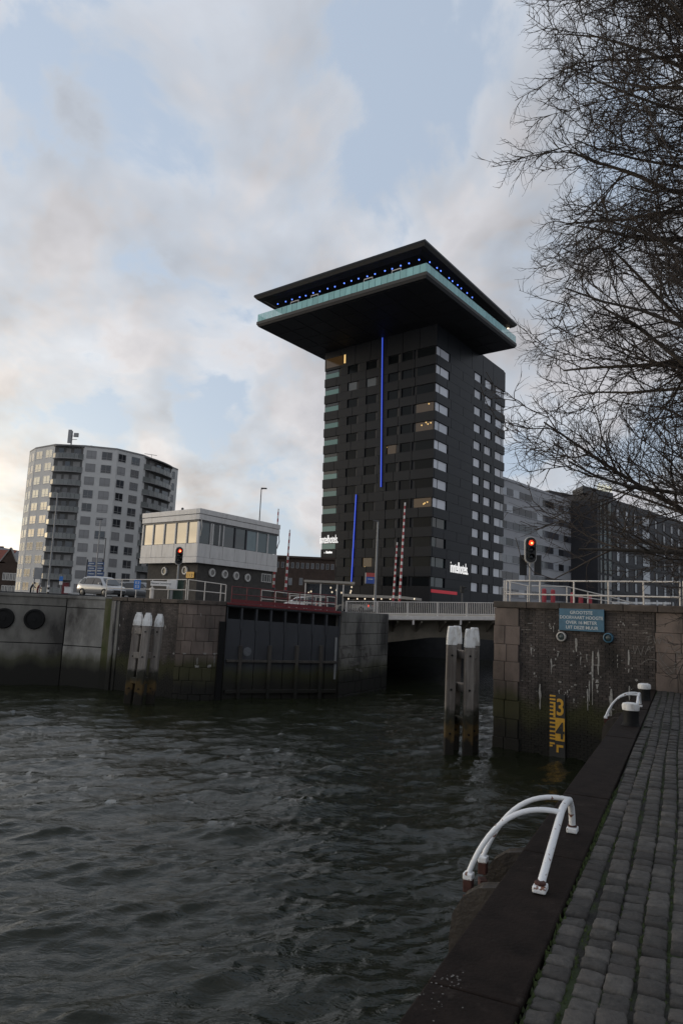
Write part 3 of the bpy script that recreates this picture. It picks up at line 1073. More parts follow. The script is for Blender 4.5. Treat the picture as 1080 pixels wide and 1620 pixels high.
# ------------------------------------------------------------------ left lock pier (brick and stone)
lp_ = thing('lock_pier', 'brick lock pier with rounded pink stone corner left of the steel gate', 'wall', K2)
seg(W2, K1, -.03, -1.2, LTOP - .2, .9, 'wall_core', 'mortar', lp_)
pd = (K1 - W2).normalized()
pn = Vector((pd.y, -pd.x, 0))
if pn.y > 0:
    pn = -pn
plen = (K1 - W2).length
br = MB()
z, row = -.35, 0
while z < LTOP - .24:
    u = .62 - (.11 if row % 2 else 0)
    while u < plen - .02:
        a, b2 = max(u, .62), min(u + .215, plen - .01)
        if b2 - a > .04:
            d = RNG.uniform(-.012, .0)
            f_ = lambda uu, zz, oo: W2 + pd * uu + pn * oo + Vector((0, 0, zz))
            br.hexa([f_(a, z, -.05), f_(b2, z, -.05), f_(b2, z, d), f_(a, z, d)], [f_(a, z + .064, -.05), f_(b2, z + .064, -.05), f_(b2, z + .064, d), f_(a, z + .064, d)])
        u += .226
    z += .075
    row += 1
obj('brick_courses', br, M['brick'], lp_, kind='stuff')
# steel fender posts at the joint
for a, b2, o_, mt in ((.03, .22, .06, 'dock_concrete_dark'), (.25, .34, .10, 'lime'), (.38, .56, .03, 'dock_concrete_dark')):
    f_ = lambda uu, zz, oo: W2 + pd * uu + pn * oo + Vector((0, 0, zz))
    P = [f_(uu, zz, oo) for zz in (-1.2, LTOP - .19) for (uu, oo) in ((a, -.1), (b2, -.1), (b2, o_), (a, o_))]
    if mt == 'lime':
        m_ = M.get('post_pale') or tide(mat('post_pale', (0.17, 0.16, 0.15), 0.9, var=0.4, scale=5, col2=(.05, .045, .04), c2=(.48, .6), c2scale=2, streak=.4), 1.1, 1.7)
        obj('fender_post', MB().hexa(P[:4], P[4:]), m_, lp_)
    else:
        obj('fender_post', MB().hexa(P[:4], P[4:]), M[mt], lp_)
# rounded stone corner: courses of curved blocks from K1 round to K3
zc = [LTOP - .19, 3.78, 3.18, 2.58, 1.98, 1.4, .8, .2, -.4]
path = []
c0, c1, c2_ = K1, K2 + Vector((.12, -.12, 0)), K3
for i in range(13):
    t_ = i / 12
    path.append(c0 * (1 - t_) ** 2 + c1 * 2 * t_ * (1 - t_) + c2_ * t_ ** 2)
cuts = [[0, 3, 6, 9, 12], [0, 2, 5, 8, 10, 12]]
for k in range(8):
    cs = cuts[k % 2]
    for a, b2 in zip(cs[:-1], cs[1:]):
        pts = path[a:b2 + 1]
        d = .02 + RNG.uniform(-.01, .02)
        mb = MB()
        for p, q in zip(pts[:-1], pts[1:]):
            pass
        outer = []
        for i in range(len(pts)):
            gi = a + i
            tg = (path[min(gi + 1, 12)] - path[max(gi - 1, 0)]).normalized()
            nn_ = Vector((tg.y, -tg.x, 0))
            outer.append((pts[i] + nn_ * d, pts[i] - nn_ * .35))
        shrink = .006
        t0_ = (pts[1] - pts[0]).normalized() * shrink
        t1_ = (pts[-2] - pts[-1]).normalized() * shrink
        outer[0] = (outer[0][0] + t0_, outer[0][1] + t0_)
        outer[-1] = (outer[-1][0] + t1_, outer[-1][1] + t1_)
        poly = [o[0] for o in outer] + [o[1] for o in outer[::-1]]
        mb.prism(poly, zc[k + 1] + .006, zc[k] - .006)
        obj('quoin', mb, M['quoin_stone'], lp_, bevel=.02)
mb = MB().prism([p - Vector((-.05, -.09, 0)) for p in path] + [K3 + Vector((0, 1.5, 0)), K1 + Vector((0, 1.5, 0))], -1.2, LTOP - .2)
obj('wall_core', mb, M['mortar'], lp_)
allp = [W2 + pn * .07, K1 + pn * .07] + [p + Vector((.02, -.09, 0)) for p in path[2::2]]
for a, b2 in zip(allp[:-1], allp[1:]):
    n_ = max(1, int((b2 - a).length / .95))
    for i in range(n_):
        p, q = a.lerp(b2, i / n_ + .004), a.lerp(b2, (i + 1) / n_ - .004)
        zt = LTOP + RNG.uniform(-.005, .005)
        bk = Vector((0, .7, 0))
        obj('coping_stone', MB().hexa([p + Vector((0, 0, LTOP - .18)), q + Vector((0, 0, LTOP - .18)), q + bk + Vector((0, 0, LTOP - .18)), p + bk + Vector((0, 0, LTOP - .18))],
                                      [p + Vector((0, 0, zt)), q + Vector((0, 0, zt)), q + bk + Vector((0, 0, zt)), p + bk + Vector((0, 0, zt))]), M['coping_stone'], lp_, bevel=.015)
# white lime patches and drain stains on the pier corner
lm = MB()
for (x, y, w, h) in ((325, 1034, 10, 3), (341, 1034, 9, 3), (312, 1054, 8, 6), (331, 1054, 8, 6), (339, 1045, 2, 24), (312, 1046, 2, 14), (262, 993, 2, 10), (318, 973, 2, 5), (293, 1034, 6, 3), (276, 1034, 3, 4), (190, 990, 2, 6), (196, 980, 2, 5), (188, 1026, 2, 7), (256, 1017, 2, 4)):
    D = 32.9 if x > 280 else 33.2
    if x < 272:
        D = None
    for _ in range(3):
        xx, yy = x + RNG.uniform(-.3, .3) * w, y + RNG.uniform(-.2, .2) * h
        ww, hh = w * RNG.uniform(.3, .6), h * RNG.uniform(.4, .8)
        if D is None:
            pts = []
            for (sx, sy) in ((-.5, -.5), (.4, -.5), (.2, .5), (-.3, .4)):
                u, z = onp(xx + sx * ww, yy + sy * hh, W2, pd)
                pts.append(W2 + pd * u + pn * .006 + Vector((0, 0, z)))
        else:
            # nearest path point facing this pixel
            best = min(range(13), key=lambda i: abs((path[i].x / path[i].y) - ray(x, y).x / ray(x, y).y))
            i0 = min(max(best, 1), 11)
            tg = (path[i0 + 1] - path[i0 - 1]).normalized()
            nn_ = Vector((tg.y, -tg.x, 0))
            pts = []
            for (sx, sy) in ((-.5, -.5), (.4, -.5), (.2, .5), (-.3, .4)):
                u, z = onp(xx + sx * ww, yy + sy * hh, path[i0], tg)
                pts.append(path[i0] + tg * u + nn_ * .06 + Vector((0, 0, z)))
        lm.add(pts, [(0, 1, 2, 3)])
obj('lime_stains', lm, M['lime'], lp_, kind='stuff')
# ------------------------------------------------------------------ lock gate
def horiz_normal(d):
    n = Vector((d.y, -d.x, 0))
    return -n if n.y > 0 else n


ZV = Vector((0, 0, 1))
GA, GB = K3 + Vector((.05, .05, 0)), G1
gd_ = (GB - GA).normalized()
gn = horiz_normal(gd_)
glen = (GB - GA).length


def GP(u, z, off=0.0):
    return GA + gd_ * u + gn * off + ZV * z


def gpx(px, py):
    return onp(px, py, GA, gd_)


gate = thing('lock_gate', 'dark grey steel lock gate with red walkway beam between the stone piers', 'gate', GP(glen / 2, 0))
zl, zr = gpx(362, 953)[1], gpx(531, 967)[1]
gtop = lambda u: zl + (zr - zl) * u / glen


def gbox(u0, u1, za0, za1, zb0, zb1, o0, o1, name, mt, bev=0):
    P = [GP(u0, za0, o0), GP(u1, zb0, o0), GP(u1, zb0, o1), GP(u0, za0, o1), GP(u0, za1, o0), GP(u1, zb1, o0), GP(u1, zb1, o1), GP(u0, za1, o1)]
    return obj(name, MB().hexa(P[:4], P[4:]), M[mt], gate, bevel=bev)


NG = 8
for k in range(NG):
    a, b2 = glen * k / NG + .015, glen * (k + 1) / NG - .015
    ta, tb = gtop(a), gtop(b2)
    gbox(a, b2, -1.2, ta - .75, -1.2, tb - .75, -.12, 0 + RNG.uniform(-.004, .004), 'gate_plate', 'steel_gate')
gbox(0, glen, -1.2, zl - .16, -1.2, zr - .16, -.6, -.45, 'back_plate', 'dark_void')  # near-black plate painting the darkness of the void behind the ribs
for k in range(NG + 1):
    a = glen * k / NG
    gbox(max(a - .045, 0), min(a + .045, glen), gtop(a) - 1.25, gtop(a) - .16, gtop(a) - 1.25, gtop(a) - .16, -.2, .05, 'rib', 'steel_gate', .01)
gbox(-.05, glen, zl - .10, zl, zr - .10, zr, -.5, .09, 'walkway_beam', 'red_paint', .01)
gbox(-.05, glen, zl - .16, zl - .103, zr - .16, zr - .103, -.5, .06, 'lower_beam', 'steel_gate', .01)
gbox(-.05, glen, zl - .21, zl - .165, zr - .21, zr - .165, -.3, .07, 'cover_strip', 'black_iron')
zq = gpx(440, 1046)[1]
gbox(.1, glen - .1, zq - .07, zq + .05, zq - .07, zq + .05, .0, .16, 'ledge', 'gate_timber', .015)
gbox(.1, glen - .1, .25, .42, .25, .42, .0, .14, 'ledge', 'steel_gate', .015)
for px in (380, 426, 469, 507):
    u, zt = gpx(px, 1021)
    gbox(u - .075, u + .075, -.6, zt, -.6, zt, .0, .20, 'fender_timber', 'gate_timber', .02)
gbox(-.35, -.08, -1.2, gpx(353, 983)[1], -1.2, gpx(353, 983)[1], -.3, .2, 'guide_post', 'black_iron', .01)
gbox(glen - .22, glen - .12, .9, gtop(glen) - 1.3, .9, gtop(glen) - 1.3, .0, .05, 'edge_angle', 'galvanised')
lm = MB()
u, z = gpx(391, 1031)
lm.add([GP(u + .22 * math.cos(a) * 1.0, z + .22 * math.sin(a), .012) for a in [i * .785 for i in range(8)]], [tuple(range(8))])
mat('pale_scuff', (0.11, 0.115, 0.125), 0.7, var=.3, scale=6)
obj('scuff', lm, M['pale_scuff'], gate)
# red railing on the gate, white railing beyond it
ups = [gpx(px, 955)[0] for px in (366, 390, 412, 434, 455, 474, 494, 515, 531)]
rl = thing('red_railing', 'dark red pipe railing along the top of the lock gate', 'railing', GP(ups[0], gtop(ups[0])))
for u in ups:
    obj('post', MB().tube([GP(u, gtop(u) - .02, -.02), GP(u, gtop(u) + .76, -.02)], .022, 8), M['red_paint'], rl, smooth='auto')
for h in (.76, .4):
    obj('rail', MB().tube([GP(ups[0], gtop(ups[0]) + h, -.02), GP(ups[-1], gtop(ups[-1]) + h, -.02)], .02, 8), M['red_paint'], rl, smooth='auto')
obj('kick_plate', MB().hexa([GP(ups[0], gtop(ups[0]) + .02, -.05), GP(ups[-1], gtop(ups[-1]) + .02, -.05), GP(ups[-1], gtop(ups[-1]) + .02, -.03), GP(ups[0], gtop(ups[0]) + .02, -.03)],
                            [GP(ups[0], gtop(ups[0]) + .18, -.05), GP(ups[-1], gtop(ups[-1]) + .18, -.05), GP(ups[-1], gtop(ups[-1]) + .18, -.03), GP(ups[0], gtop(ups[0]) + .18, -.03)]), M['red_paint'], rl)


def px_railing(label, pts, base_z, r=.024, mid=.5, mt='rail_white', name='pipe_railing', grp='pipe railings on the quays', low=None):
    """pts: (px, py_top, D) of post heads, standing on base_z"""
    heads = [at(*p) for p in pts]
    root = thing(name, label, 'railing', Vector((heads[0].x, heads[0].y, base_z)), grp)
    for h in heads:
        obj('post', MB().tube([Vector((h.x, h.y, base_z)), h], r, 8), M[mt], root, smooth='auto')
    for fr_ in ([mid] if low is None else [mid, low]) + [1.0]:
        obj('rail', MB().tube([Vector((h.x, h.y, base_z + (h.z - base_z) * fr_)) for h in heads], r * .9, 8), M[mt], root, smooth='auto')
    return root


px_railing('white pipe railing on the brick lock pier left of the traffic light', [(170, 916.5, 35.9), (194, 916.7, 35.6), (217, 917, 35.3), (242, 917, 35), (268, 917, 34.6), (296, 917, 34.2)], LTOP - .02)
px_railing('white pipe railing stepping down beside the control house toward the gate', [(299, 917, 34.0), (325, 920.5, 34.4), (350, 924, 34.8), (358, 925.3, 34.9)], LTOP - .02)
px_railing('white pipe railing behind the red gate railing', [(414, 933.5, 39), (436, 936, 39.4), (458, 939, 39.8), (482, 941, 40.2), (508, 943, 40.6), (531, 945, 41)], 4.25)
px_railing('white pipe railing in front of the traffic beyond the gate', [(459, 942.5, 44), (470, 942.8, 44), (486, 943.5, 44), (500, 944.5, 44), (518, 946, 44)], 4.25, low=.25)

# ------------------------------------------------------------------ centre pier and bridge
PA, PB = G1 + Vector((.06, .02, 0)), at(611, 1060, 41.5)
PB.z = 0
cp = thing('bridge_pier', 'dark stone bridge pier between the lock gate and the bridge opening', 'pier', PA.lerp(PB, .5))
pdv = (PB - PA).normalized()
pnv = horiz_normal(pdv)
pl = (PB - PA).length
CZ = 4.26
obj('wall_core', MB().prism([PA, PB, Vector((4.6, 75, 0)), Vector((-4.2, 75, 0)), K3 + Vector((.1, 3.4, 0)), G1 + Vector((-.3, .6, 0))], -1.2, CZ - .06), M['mortar'], cp)
PPt = lambda u, z, o: PA + pdv * u + pnv * o + ZV * z
zrow = [CZ - .02, 3.7, 3.1, 2.5, 1.9, 1.3, .7, .1, -.5]
for k in range(8):
    u = 0
    first = True
    while u < pl - .05:
        w = min(RNG.uniform(.75, 1.2) * (.6 if first and k % 2 else 1), pl - u)
        if pl - u - w < .35:
            w = pl - u
        d = .03 + RNG.uniform(-.01, .015)
        P = [PPt(uu, zz, oo) for zz in (zrow[k + 1] + .007, zrow[k] - .007) for (uu, oo) in ((u + .007, -.3), (u + w - .007, -.3), (u + w - .007, d), (u + .007, d))]
        obj('stone_block', MB().hexa(P[:4], P[4:]), M['dock_concrete_dark'], cp, bevel=.025)
        u += w
        first = False
lm = MB()
for (x, y, w, h) in ((541, 1032, 6, 18), (547, 1024, 18, 3), (572, 1025, 14, 4), (552, 1036, 7, 8), (578, 1040, 8, 16), (560, 1050, 20, 10), (566, 1060, 14, 5), (538, 1045, 5, 14), (585, 1030, 3, 10)):
    for _ in range(5):
        xx, yy = x + RNG.uniform(-.35, .35) * w, y + RNG.uniform(-.35, .35) * h
        ww, hh = w * RNG.uniform(.2, .5), h * RNG.uniform(.25, .6)
        pts = []
        for (sx, sy) in ((-.5, -.5), (.4, -.4), (.5, .4), (-.1, .5), (-.5, .2)):
            u, z = onp(xx + sx * ww, yy + sy * hh, PA, pdv)
            pts.append(PPt(u, z, .062))
        lm.add(pts, [tuple(range(5))])
mat('old_lime', (0.12, 0.11, 0.10), 0.95, var=.4, scale=9)
obj('lime_stains', lm, M['old_lime'], cp, kind='stuff')

bd = thing('road_bridge', 'low road bridge with white baluster railing and haunched girder', 'bridge', at(670, 985, 46))
BL, BR = at(546, 974, 45), at(806, 975.5, 47)
bdir = (BR - BL)
blen = bdir.length
bdir.normalize()
bh = Vector((bdir.x, bdir.y, 0)).normalized()
bnr = horiz_normal(bh)
BPt = lambda u, dz=0, o=0: BL + bdir * u + ZV * dz + bnr * o


def bbx(u0, u1, z0, z1, o0, o1, name, mt, bev=0.0):
    P = [BPt(uu, zz, oo) for zz in (z0, z1) for (uu, oo) in ((u0, o0), (u1, o0), (u1, o1), (u0, o1))]
    return obj(name, MB().hexa(P[:4], P[4:]), M[mt], bd, bevel=bev)


bpx = lambda px, py: onp(px, py, BL, (bh.x, bh.y))
bbx(-.4, blen + 4, -.30, .02, -29.5, -.15, 'deck', 'bridge_under')  # unseen rear of the deck lengthened to keep light out from below
bbx(-.6, blen + 1.5, -.24, .02, -.14, 0, 'fascia_beam', 'bridge_white', .012)
bbx(-.6, blen + 1.5, .10, .16, -.10, -.04, 'kerb_rail', 'bridge_white', .01)
for px in (585, 654, 729):
    u = bpx(px, 980)[0]
    bbx(u - .06, u + .06, -.55, -.24, -.12, -.02, 'drip_bracket', 'bridge_white', .01)
hb = .90
bbx(0, blen + .6, hb - .035, hb + .015, -.085, -.02, 'top_rail', 'bridge_white', .01)
nb_ = int(blen / .125)
for k in range(nb_ + 1):
    u = .05 + k * .125
    if k % 16 == 0:
        bbx(u - .035, u + .035, -.02, hb - .036, -.09, -.01, 'post', 'bridge_white')
    else:
        bbx(u - .012, u + .012, .161, hb - .036, -.07, -.04, 'baluster', 'bridge_white')
# haunched main girders under the deck
for gi, o_ in enumerate((-1.4, -8.0, -16.0)):
    prof = [(596, 980), (611, 1003), (611, 1019), (640, 1016), (690, 1010), (740, 1010), (800, 1015), (812, 1016), (812, 980)]
    pts = []
    for (px, py) in prof:
        u, z = bpx(px, py)
        pts.append((u, z))
    zt = min(BPt(0, -.31).z, BPt(blen, -.31).z)
    A_ = []
    for sgn in (0, -.35):
        for (u, z) in pts:
            q = BL + bh * u + bnr * (o_ + sgn)
            zz = min(z, BPt(u, -.305).z)
            A_.append(Vector((q.x, q.y, zz if z < 4.1 else BPt(u, -.305).z)))
    n_ = len(pts)
    mb = MB().add(A_, [tuple(range(n_)), tuple(range(2 * n_ - 1, n_ - 1, -1))] + [(i, (i + 1) % n_, n_ + (i + 1) % n_, n_ + i) for i in range(n_)])
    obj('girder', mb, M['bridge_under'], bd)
for px in (630, 668, 706, 744, 782):
    u = bpx(px, 990)[0]
    q = [BPt(u - .05, -.31, -.2), BPt(u + .05, -.31, -.2), BPt(u + .05, -.31, -1.39), BPt(u - .05, -.31, -1.39)]
    q2 = [BPt(u - .05, -.42, -.2), BPt(u + .05, -.42, -.2), BPt(u + .05, -1.05, -1.39), BPt(u - .05, -1.05, -1.39)]
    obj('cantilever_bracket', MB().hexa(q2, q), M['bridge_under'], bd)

# ------------------------------------------------------------------ hotel tower
C0 = at(679, 940, 110)
C0.z = 0
azv = lambda deg: Vector((math.sin(math.radians(deg)), math.cos(math.radians(deg)), 0))
TL, TR = azv(-50), azv(36)
nL, nR = horiz_normal(TL), horiz_normal(TR)
tow = thing('hotel_tower', 'black hotel tower with blue light strips and a wide overhanging rooftop terrace', 'tower', C0 + Vector((0, 15, 4.4)))
ZS = 51.5
uT, zT = onp(515.6, 560, C0, TL)
uB, zB = onp(508.4, 888, C0, TL)
WLf = lambda z: uB + (uT - uB) * (z - zB) / (zT - zB)
WRf = onp(796.5, 640, C0, TR)[0]
FL = lambda s, z, o=0.0: C0 + TL * (s * WLf(z)) + nL * o + ZV * z
FR = lambda s, z, o=0.0: C0 + TR * (s * WRf) + nR * o + ZV * z
zb, zt = 4.3, 52.2
lo = [FL(1, zb), FL(0, zb), FR(1, zb), FR(1, zb) + TL * WLf(zb)]
hi = [FL(1, zt), FL(0, zt), FR(1, zt), FR(1, zt) + TL * WLf(zt)]
obj('core', MB().hexa(lo, hi), M['tower_core'], tow)


def fbox(Fn, s0, s1, z0, z1, o0, o1, name, mt, par=tow, lab=None):
    P = [Fn(ss, zz, oo) for zz in (z0, z1) for (ss, oo) in ((s0, o1), (s1, o1), (s1, o0), (s0, o0))]
    return obj(name, MB().hexa(P[:4], P[4:]), M[mt], par, label=lab)


sl = lambda px: onp(px, 712, C0, TL)[0] / WLf(onp(px, 712, C0, TL)[1])
sr = lambda px: onp(px, 700, C0, TR)[0] / WRf
lw = [(.004, sl(656.5), 'corner'), (sl(656.5), sl(652.5), 'slit'), (sl(650), sl(634), 'w5'), (sl(630.5), sl(627), 'slit'), (sl(626.6), sl(612.5), 'w4'),
      (sl(596), sl(593), 'slit'), (sl(592.6), sl(578), 'w3'), (sl(566), sl(563), 'slit'), (sl(562.6), sl(549), 'w2'), (sl(537), sl(534.2), 'slit'), (sl(534), .996, 'teal')]
rwn = [(.004, sr(691.8), 'c1'), (sr(692.6), sr(706), 'c2'), (sr(745.5), sr(748), 'slit'), (sr(748.2), sr(757.5), 'w'), (sr(762.5), sr(765), 'slit'), (sr(765.2), sr(774.5), 'w'),
       (sr(779.8), sr(782), 'slit'), (sr(782.2), sr(790.8), 'w'), (sr(791.4), .996, 'e')]
fz = [8.86 + 3.124 * k for k in range(13)]
WH = 1.5
npanel = 0
tr = random.Random(3)
for k, z0 in enumerate(fz):
    row = 12 - k
    for Fn, items, side in ((FL, lw, 'L'), (FR, rwn, 'R')):
        prev = 0.0
        for (s0, s1, ty) in items + [(1.0, 1.0, 'end')]:
            g = .0022
            if s0 - prev > .012:
                fbox(Fn, prev + g, s0 - g, z0, z0 + WH, .01, .27, 'panel', 'tower_black')
                npanel += 1
            prev = s1
            if ty in ('slit', 'end'):
                continue
            mt = 'tower_glass'
            if side == 'R':
                mt = 'curtain_glass'
                if ty in ('c1', 'c2') and k <= 3:
                    mt = 'green_glass' if ty == 'c1' or k % 2 else 'dark_glass'
                if ty == 'e':
                    mt = 'pale_glass'
                if k == 0 and ty in ('c1', 'c2'):
                    mt = 'dark_glass'
            elif ty == 'teal':
                mt = 'teal_glass' if row not in (11, ) else 'dark_glass'
            elif ty == 'corner' and row in (3, 4, 8):
                mt = 'amber_glass'
            elif ty == 'w4' and row == 5:
                mt = 'amber_glass'
            elif ty == 'w3' and k == 1:
                mt = 'amber_glass'
            elif ty in ('w2', 'w3') and row == 1:
                mt = 'pale_glass_dim'
            if mt == 'pale_glass_dim':
                if mt not in M:
                    mat('pale_glass_dim', (0.085, 0.09, 0.09), 0.15)
            if ty == 'teal':        # corner pane, its upper part a separate darker pane
                w = fbox(Fn, s0 + .002, s1, z0 + .04, z0 + WH * .62, .01, .05, 'window', mt)
                fbox(Fn, s0 + .002, s1, z0 + WH * .635, z0 + WH - .03, .01, .055, 'blind', 'dark_glass', w)
                continue
            fbox(Fn, s0 + .002, s1 - .001, z0 + .03, z0 + WH - .03, .01, .05, 'window', mt)
    # spandrel above
    z1 = fz[k + 1] if k < 12 else ZS + .3
    for Fn, n_, side in ((FL, 7, 'L'), (FR, 6, 'R')):
        off = tr.uniform(-.04, .04)
        xs = [0] + [i / n_ + off for i in range(1, n_)] + [1]
        for a, b2 in zip(xs[:-1], xs[1:]):
            fbox(Fn, a + .0018 if a or side == 'R' else -.011, b2 - .0018, z0 + WH + .03, z1 - .03, .01, .27, 'panel', 'tower_black')
            npanel += 1
for Fn, n_ in ((FL, 5), (FR, 4)):
    for i in range(n_):
        fbox(Fn, i / n_ + .0015 if i or n_ == 4 else -.011, (i + 1) / n_ - .0015, 4.35, fz[0] - .03, .01, .27, 'panel', 'tower_black')
        npanel += 1
# top-left window, lit amber
fbox(FL, sl(541), .985, fz[12] + WH + .5, fz[12] + WH + 2.3, .02, .30, 'lit_window', 'amber_glass')
fbox(FL, sl(545), sl(542.6), fz[12] + WH + .7, fz[12] + WH + 2.3, .302, .32, 'lamp_glow', 'amber_lamp')
# little lamps seen through the panes
for (px, py) in ((611.5, 708), (681.5, 669), (677, 671), (674, 668.5), (676, 794.5), (672, 796), (670, 797.5), (678.5, 639), (577, 897.5), (667, 673)):
    u, z = onp(px, py, C0, TL)
    obj('room_lamp', MB().lathe(C0 + TL * u + ZV * z + nL * .05, nL, [(.13, 0), (.11, .08), (.03, .12)], 8), M['amber_lamp'], tow, smooth=True)
# blue light strips
for (a, b2) in (((607, 519), (604.5, 771)), ((565.3, 783), (557.8, 921))):
    (u0, z0), (u1, z1) = onp(*a, C0, TL), onp(*b2, C0, TL)
    P0, P1 = C0 + TL * u0 + ZV * z0 + nL * .42, C0 + TL * u1 + ZV * z1 + nL * .42
    st = obj('light_strip', MB().bar(P0, P1, .11, .12, nL), M['blue_led'], tow)
    obj('strip_edge', MB().bar(P0 - nL * .08, P1 - nL * .08, .26, .10, nL), M['blue_led_edge'], st)


def text_fit(txt, P0, P1, z, height, nrm, depth, bold=0.0):
    d = (P1 - P0)
    mb = text_mb(txt, Vector((0, 0, 0)), (1, 0, 0), (0, 0, 1), height, depth, 1.0, 'LEFT', bold)
    x0, x1 = min(v[0] for v in mb.v), max(v[0] for v in mb.v)
    dn_ = d.normalized()
    mb.v = [tuple(P0 + dn_ * ((v[0] - x0) / (x1 - x0) * d.length) + ZV * (z + v[2]) + nrm * (-v[1])) for v in mb.v]
    return mb


u0, z0 = onp(709.5, 905, C0, TR)
u1, z1 = onp(737, 909, C0, TR)
obj('sign_lettering', text_fit('inntelhotels.', C0 + TR * u0 + nR * .3, C0 + TR * u1 + nR * .3, z0, 1.9, nR, .06, 0), M['sign_white_lit'], tow, label='lit white lettering on the right-hand face', kind='stuff')
u0, z0 = onp(536, 859, C0, TL)
u1, z1 = onp(507.5, 860, C0, TL)
obj('sign_lettering', text_fit('inntelhotels.', C0 + TL * u1 + nL * .3, C0 + TL * u0 + nL * .3, z0, 1.5, nL, .06, 0), M['sign_white_lit'], tow, label='lit white lettering on the left edge', kind='stuff')
u0, z0 = onp(527, 875.5, C0, TL)
u1, z1 = onp(514, 876, C0, TL)
mk = MB()
for i, (w, h) in enumerate(((.10, .25), (.0, 0), (.22, .42), (.2, .28), (.2, .30), (.2, .36), (.2, .28), (.22, .28))):
    if w:
        pm = (C0 + TL * u1).lerp(C0 + TL * u0, (i + .5) / 8) + nL * .3 + ZV * (z0 + h / 2)
        mk.box(pm, (w, .05, h), TL)
obj('sign_lettering', mk, M['sign_white_lit'], tow, label='small white lettering under the left sign', kind='stuff')
(u0, z0), (u1, z1) = onp(679, 934.5, C0, TR), onp(720, 940, C0, TR)
nz_ = obj('neon_sign', MB().hexa([C0 + TR * u + nR * o + ZV * z for (u, o, z) in ((u0, .3, z0 - .25), (u1, .3, z0 - .25), (u1, .15, z0 - .25), (u0, .15, z0 - .25))],
                                 [C0 + TR * u + nR * o + ZV * z for (u, o, z) in ((u0, .3, z0 + .25), (u1, .3, z0 + .25), (u1, .15, z0 + .25), (u0, .15, z0 + .25))]), M['neon_red'], tow)

# the terrace deck on top
Sf, Sl, Sr = gr(674, 438, ZS), gr(406, 517, ZS), gr(816, 551, ZS)
Sb = Sl + Sr - Sf
up = lambda P, z: Vector((P.x, P.y, z))
ctr = (Sl + Sr) / 2
ins = lambda P, k: P + (ctr - P) * k
quad = [Sf, Sr, Sb, Sl]
obj('terrace_slab', MB().hexa([up(ins(p, .012), ZS) for p in quad], [up(p, ZS + .35) for p in quad]), M['tower_soffit'], tow)
obj('terrace_fascia', MB().hexa([up(ins(p, -.003), ZS + .352) for p in quad], [up(ins(p, -.003), ZS + .85) for p in quad]), M['roof_fascia'], tow)
# soffit panels under the slab
bil = lambda a_, b_: Sf.lerp(Sr, a_).lerp(Sl.lerp(Sb, a_), b_)
for i in range(8):
    for j in range(9):
        a0, a1, b0, b1 = i / 8 + .003, (i + 1) / 8 - .003, j / 9 + .003, (j + 1) / 9 - .003
        a0, a1, b0, b1 = [.02 + .96 * x for x in (a0, a1, b0, b1)]
        q4 = [bil(a0, b0), bil(a1, b0), bil(a1, b1), bil(a0, b1)]
        obj('soffit_panel', MB().hexa([up(p, ZS - .05) for p in q4], [up(p, ZS - .004) for p in q4]), M['tower_soffit'], tow)
GZ = ZS + .85
for (A_, B_, n_) in ((Sf, Sl, 30), (Sf, Sr, 26), (Sl, Sb, 14)):
    for i in range(n_):
        a, b2 = A_.lerp(B_, i / n_ + .001), A_.lerp(B_, (i + 1) / n_ - .001)
        a, b2 = ins(a, .004), ins(b2, .004)
        d = (b2 - a).normalized()
        n = Vector((d.y, -d.x, 0)) * .02
        obj('glass_pane', MB().hexa([up(a, GZ) - n, up(b2, GZ) - n, up(b2, GZ) + n, up(a, GZ) + n], [up(a, GZ + 1.32) - n, up(b2, GZ + 1.32) - n, up(b2, GZ + 1.32) + n, up(a, GZ + 1.32) + n]), M['balustrade_glass'], tow)
Rz = 56.6
Rf, Rl, Rr = gr(672, 378, Rz), gr(402, 467, Rz), gr(817, 512, Rz)
Rb = Rl + Rr - Rf
rc = (Rl + Rr) / 2
rins = lambda P, k: P + (rc - P) * k
rq = [Rf, Rr, Rb, Rl]
roof = obj('roof', MB().hexa([up(rins(p, .02), Rz - .75) for p in rq], [up(p, Rz - .35) for p in rq]), M['roof_fascia'], tow)
obj('roof_edge', MB().hexa([up(rins(p, -.002), Rz - .345) for p in rq], [up(rins(p, .0), Rz) for p in rq]), M['tower_black'], roof)
obj('roof_soffit', MB().hexa([up(rins(p, .10), Rz - 1.0) for p in rq], [up(rins(p, .06), Rz - .752) for p in rq]), M['tower_soffit'], roof)
gq = [ins(p, .20) for p in quad]
lq = [ins(p, .045) for p in quad]
obj('bar_glazing', MB().hexa([up(p, GZ - .02) for p in gq], [up(p, Rz - .76) for p in gq]), M['dark_glass'], tow)
tl_r = random.Random(17)
for (B_, spots_) in ((lq[3], [.03 + .048 * i for i in range(19)]), (lq[1], [.05, .12, .155, .24, .27, .33, .37, .44, .5])):
    dl = (B_ - lq[0]).normalized()
    for t_ in spots_:
        p = up(lq[0].lerp(B_, t_ + tl_r.uniform(-.006, .006)), GZ + 2.45 + tl_r.uniform(-.05, .08))
        obj('terrace_light', MB().lathe(p, horiz_normal(dl), [(.12, 0), (.10, .08), (.04, .12)], 8), M['blue_dot'], tow, smooth=True)
dl = (Sl - Sf).normalized()
for (x0, x1, y) in ((455, 467, 473), (487, 498, 462), (571, 584, 435), (615, 629, 421)):
    (u0, z0), (u1, _) = onp(x0, y, Sf, (dl.x, dl.y)), onp(x1, y, Sf, (dl.x, dl.y))
    a, b2 = up(Sf + dl * u0, GZ) - horiz_normal(dl) * .8, up(Sf + dl * u1, GZ) - horiz_normal(dl) * .8
    mb = MB().bar(a, a + ZV * 2.2, .1).bar(b2, b2 + ZV * 2.2, .1).bar(a + ZV * 2.14, b2 + ZV * 2.14, .12)
    obj('door_frame', mb, M['bridge_white'], tow)
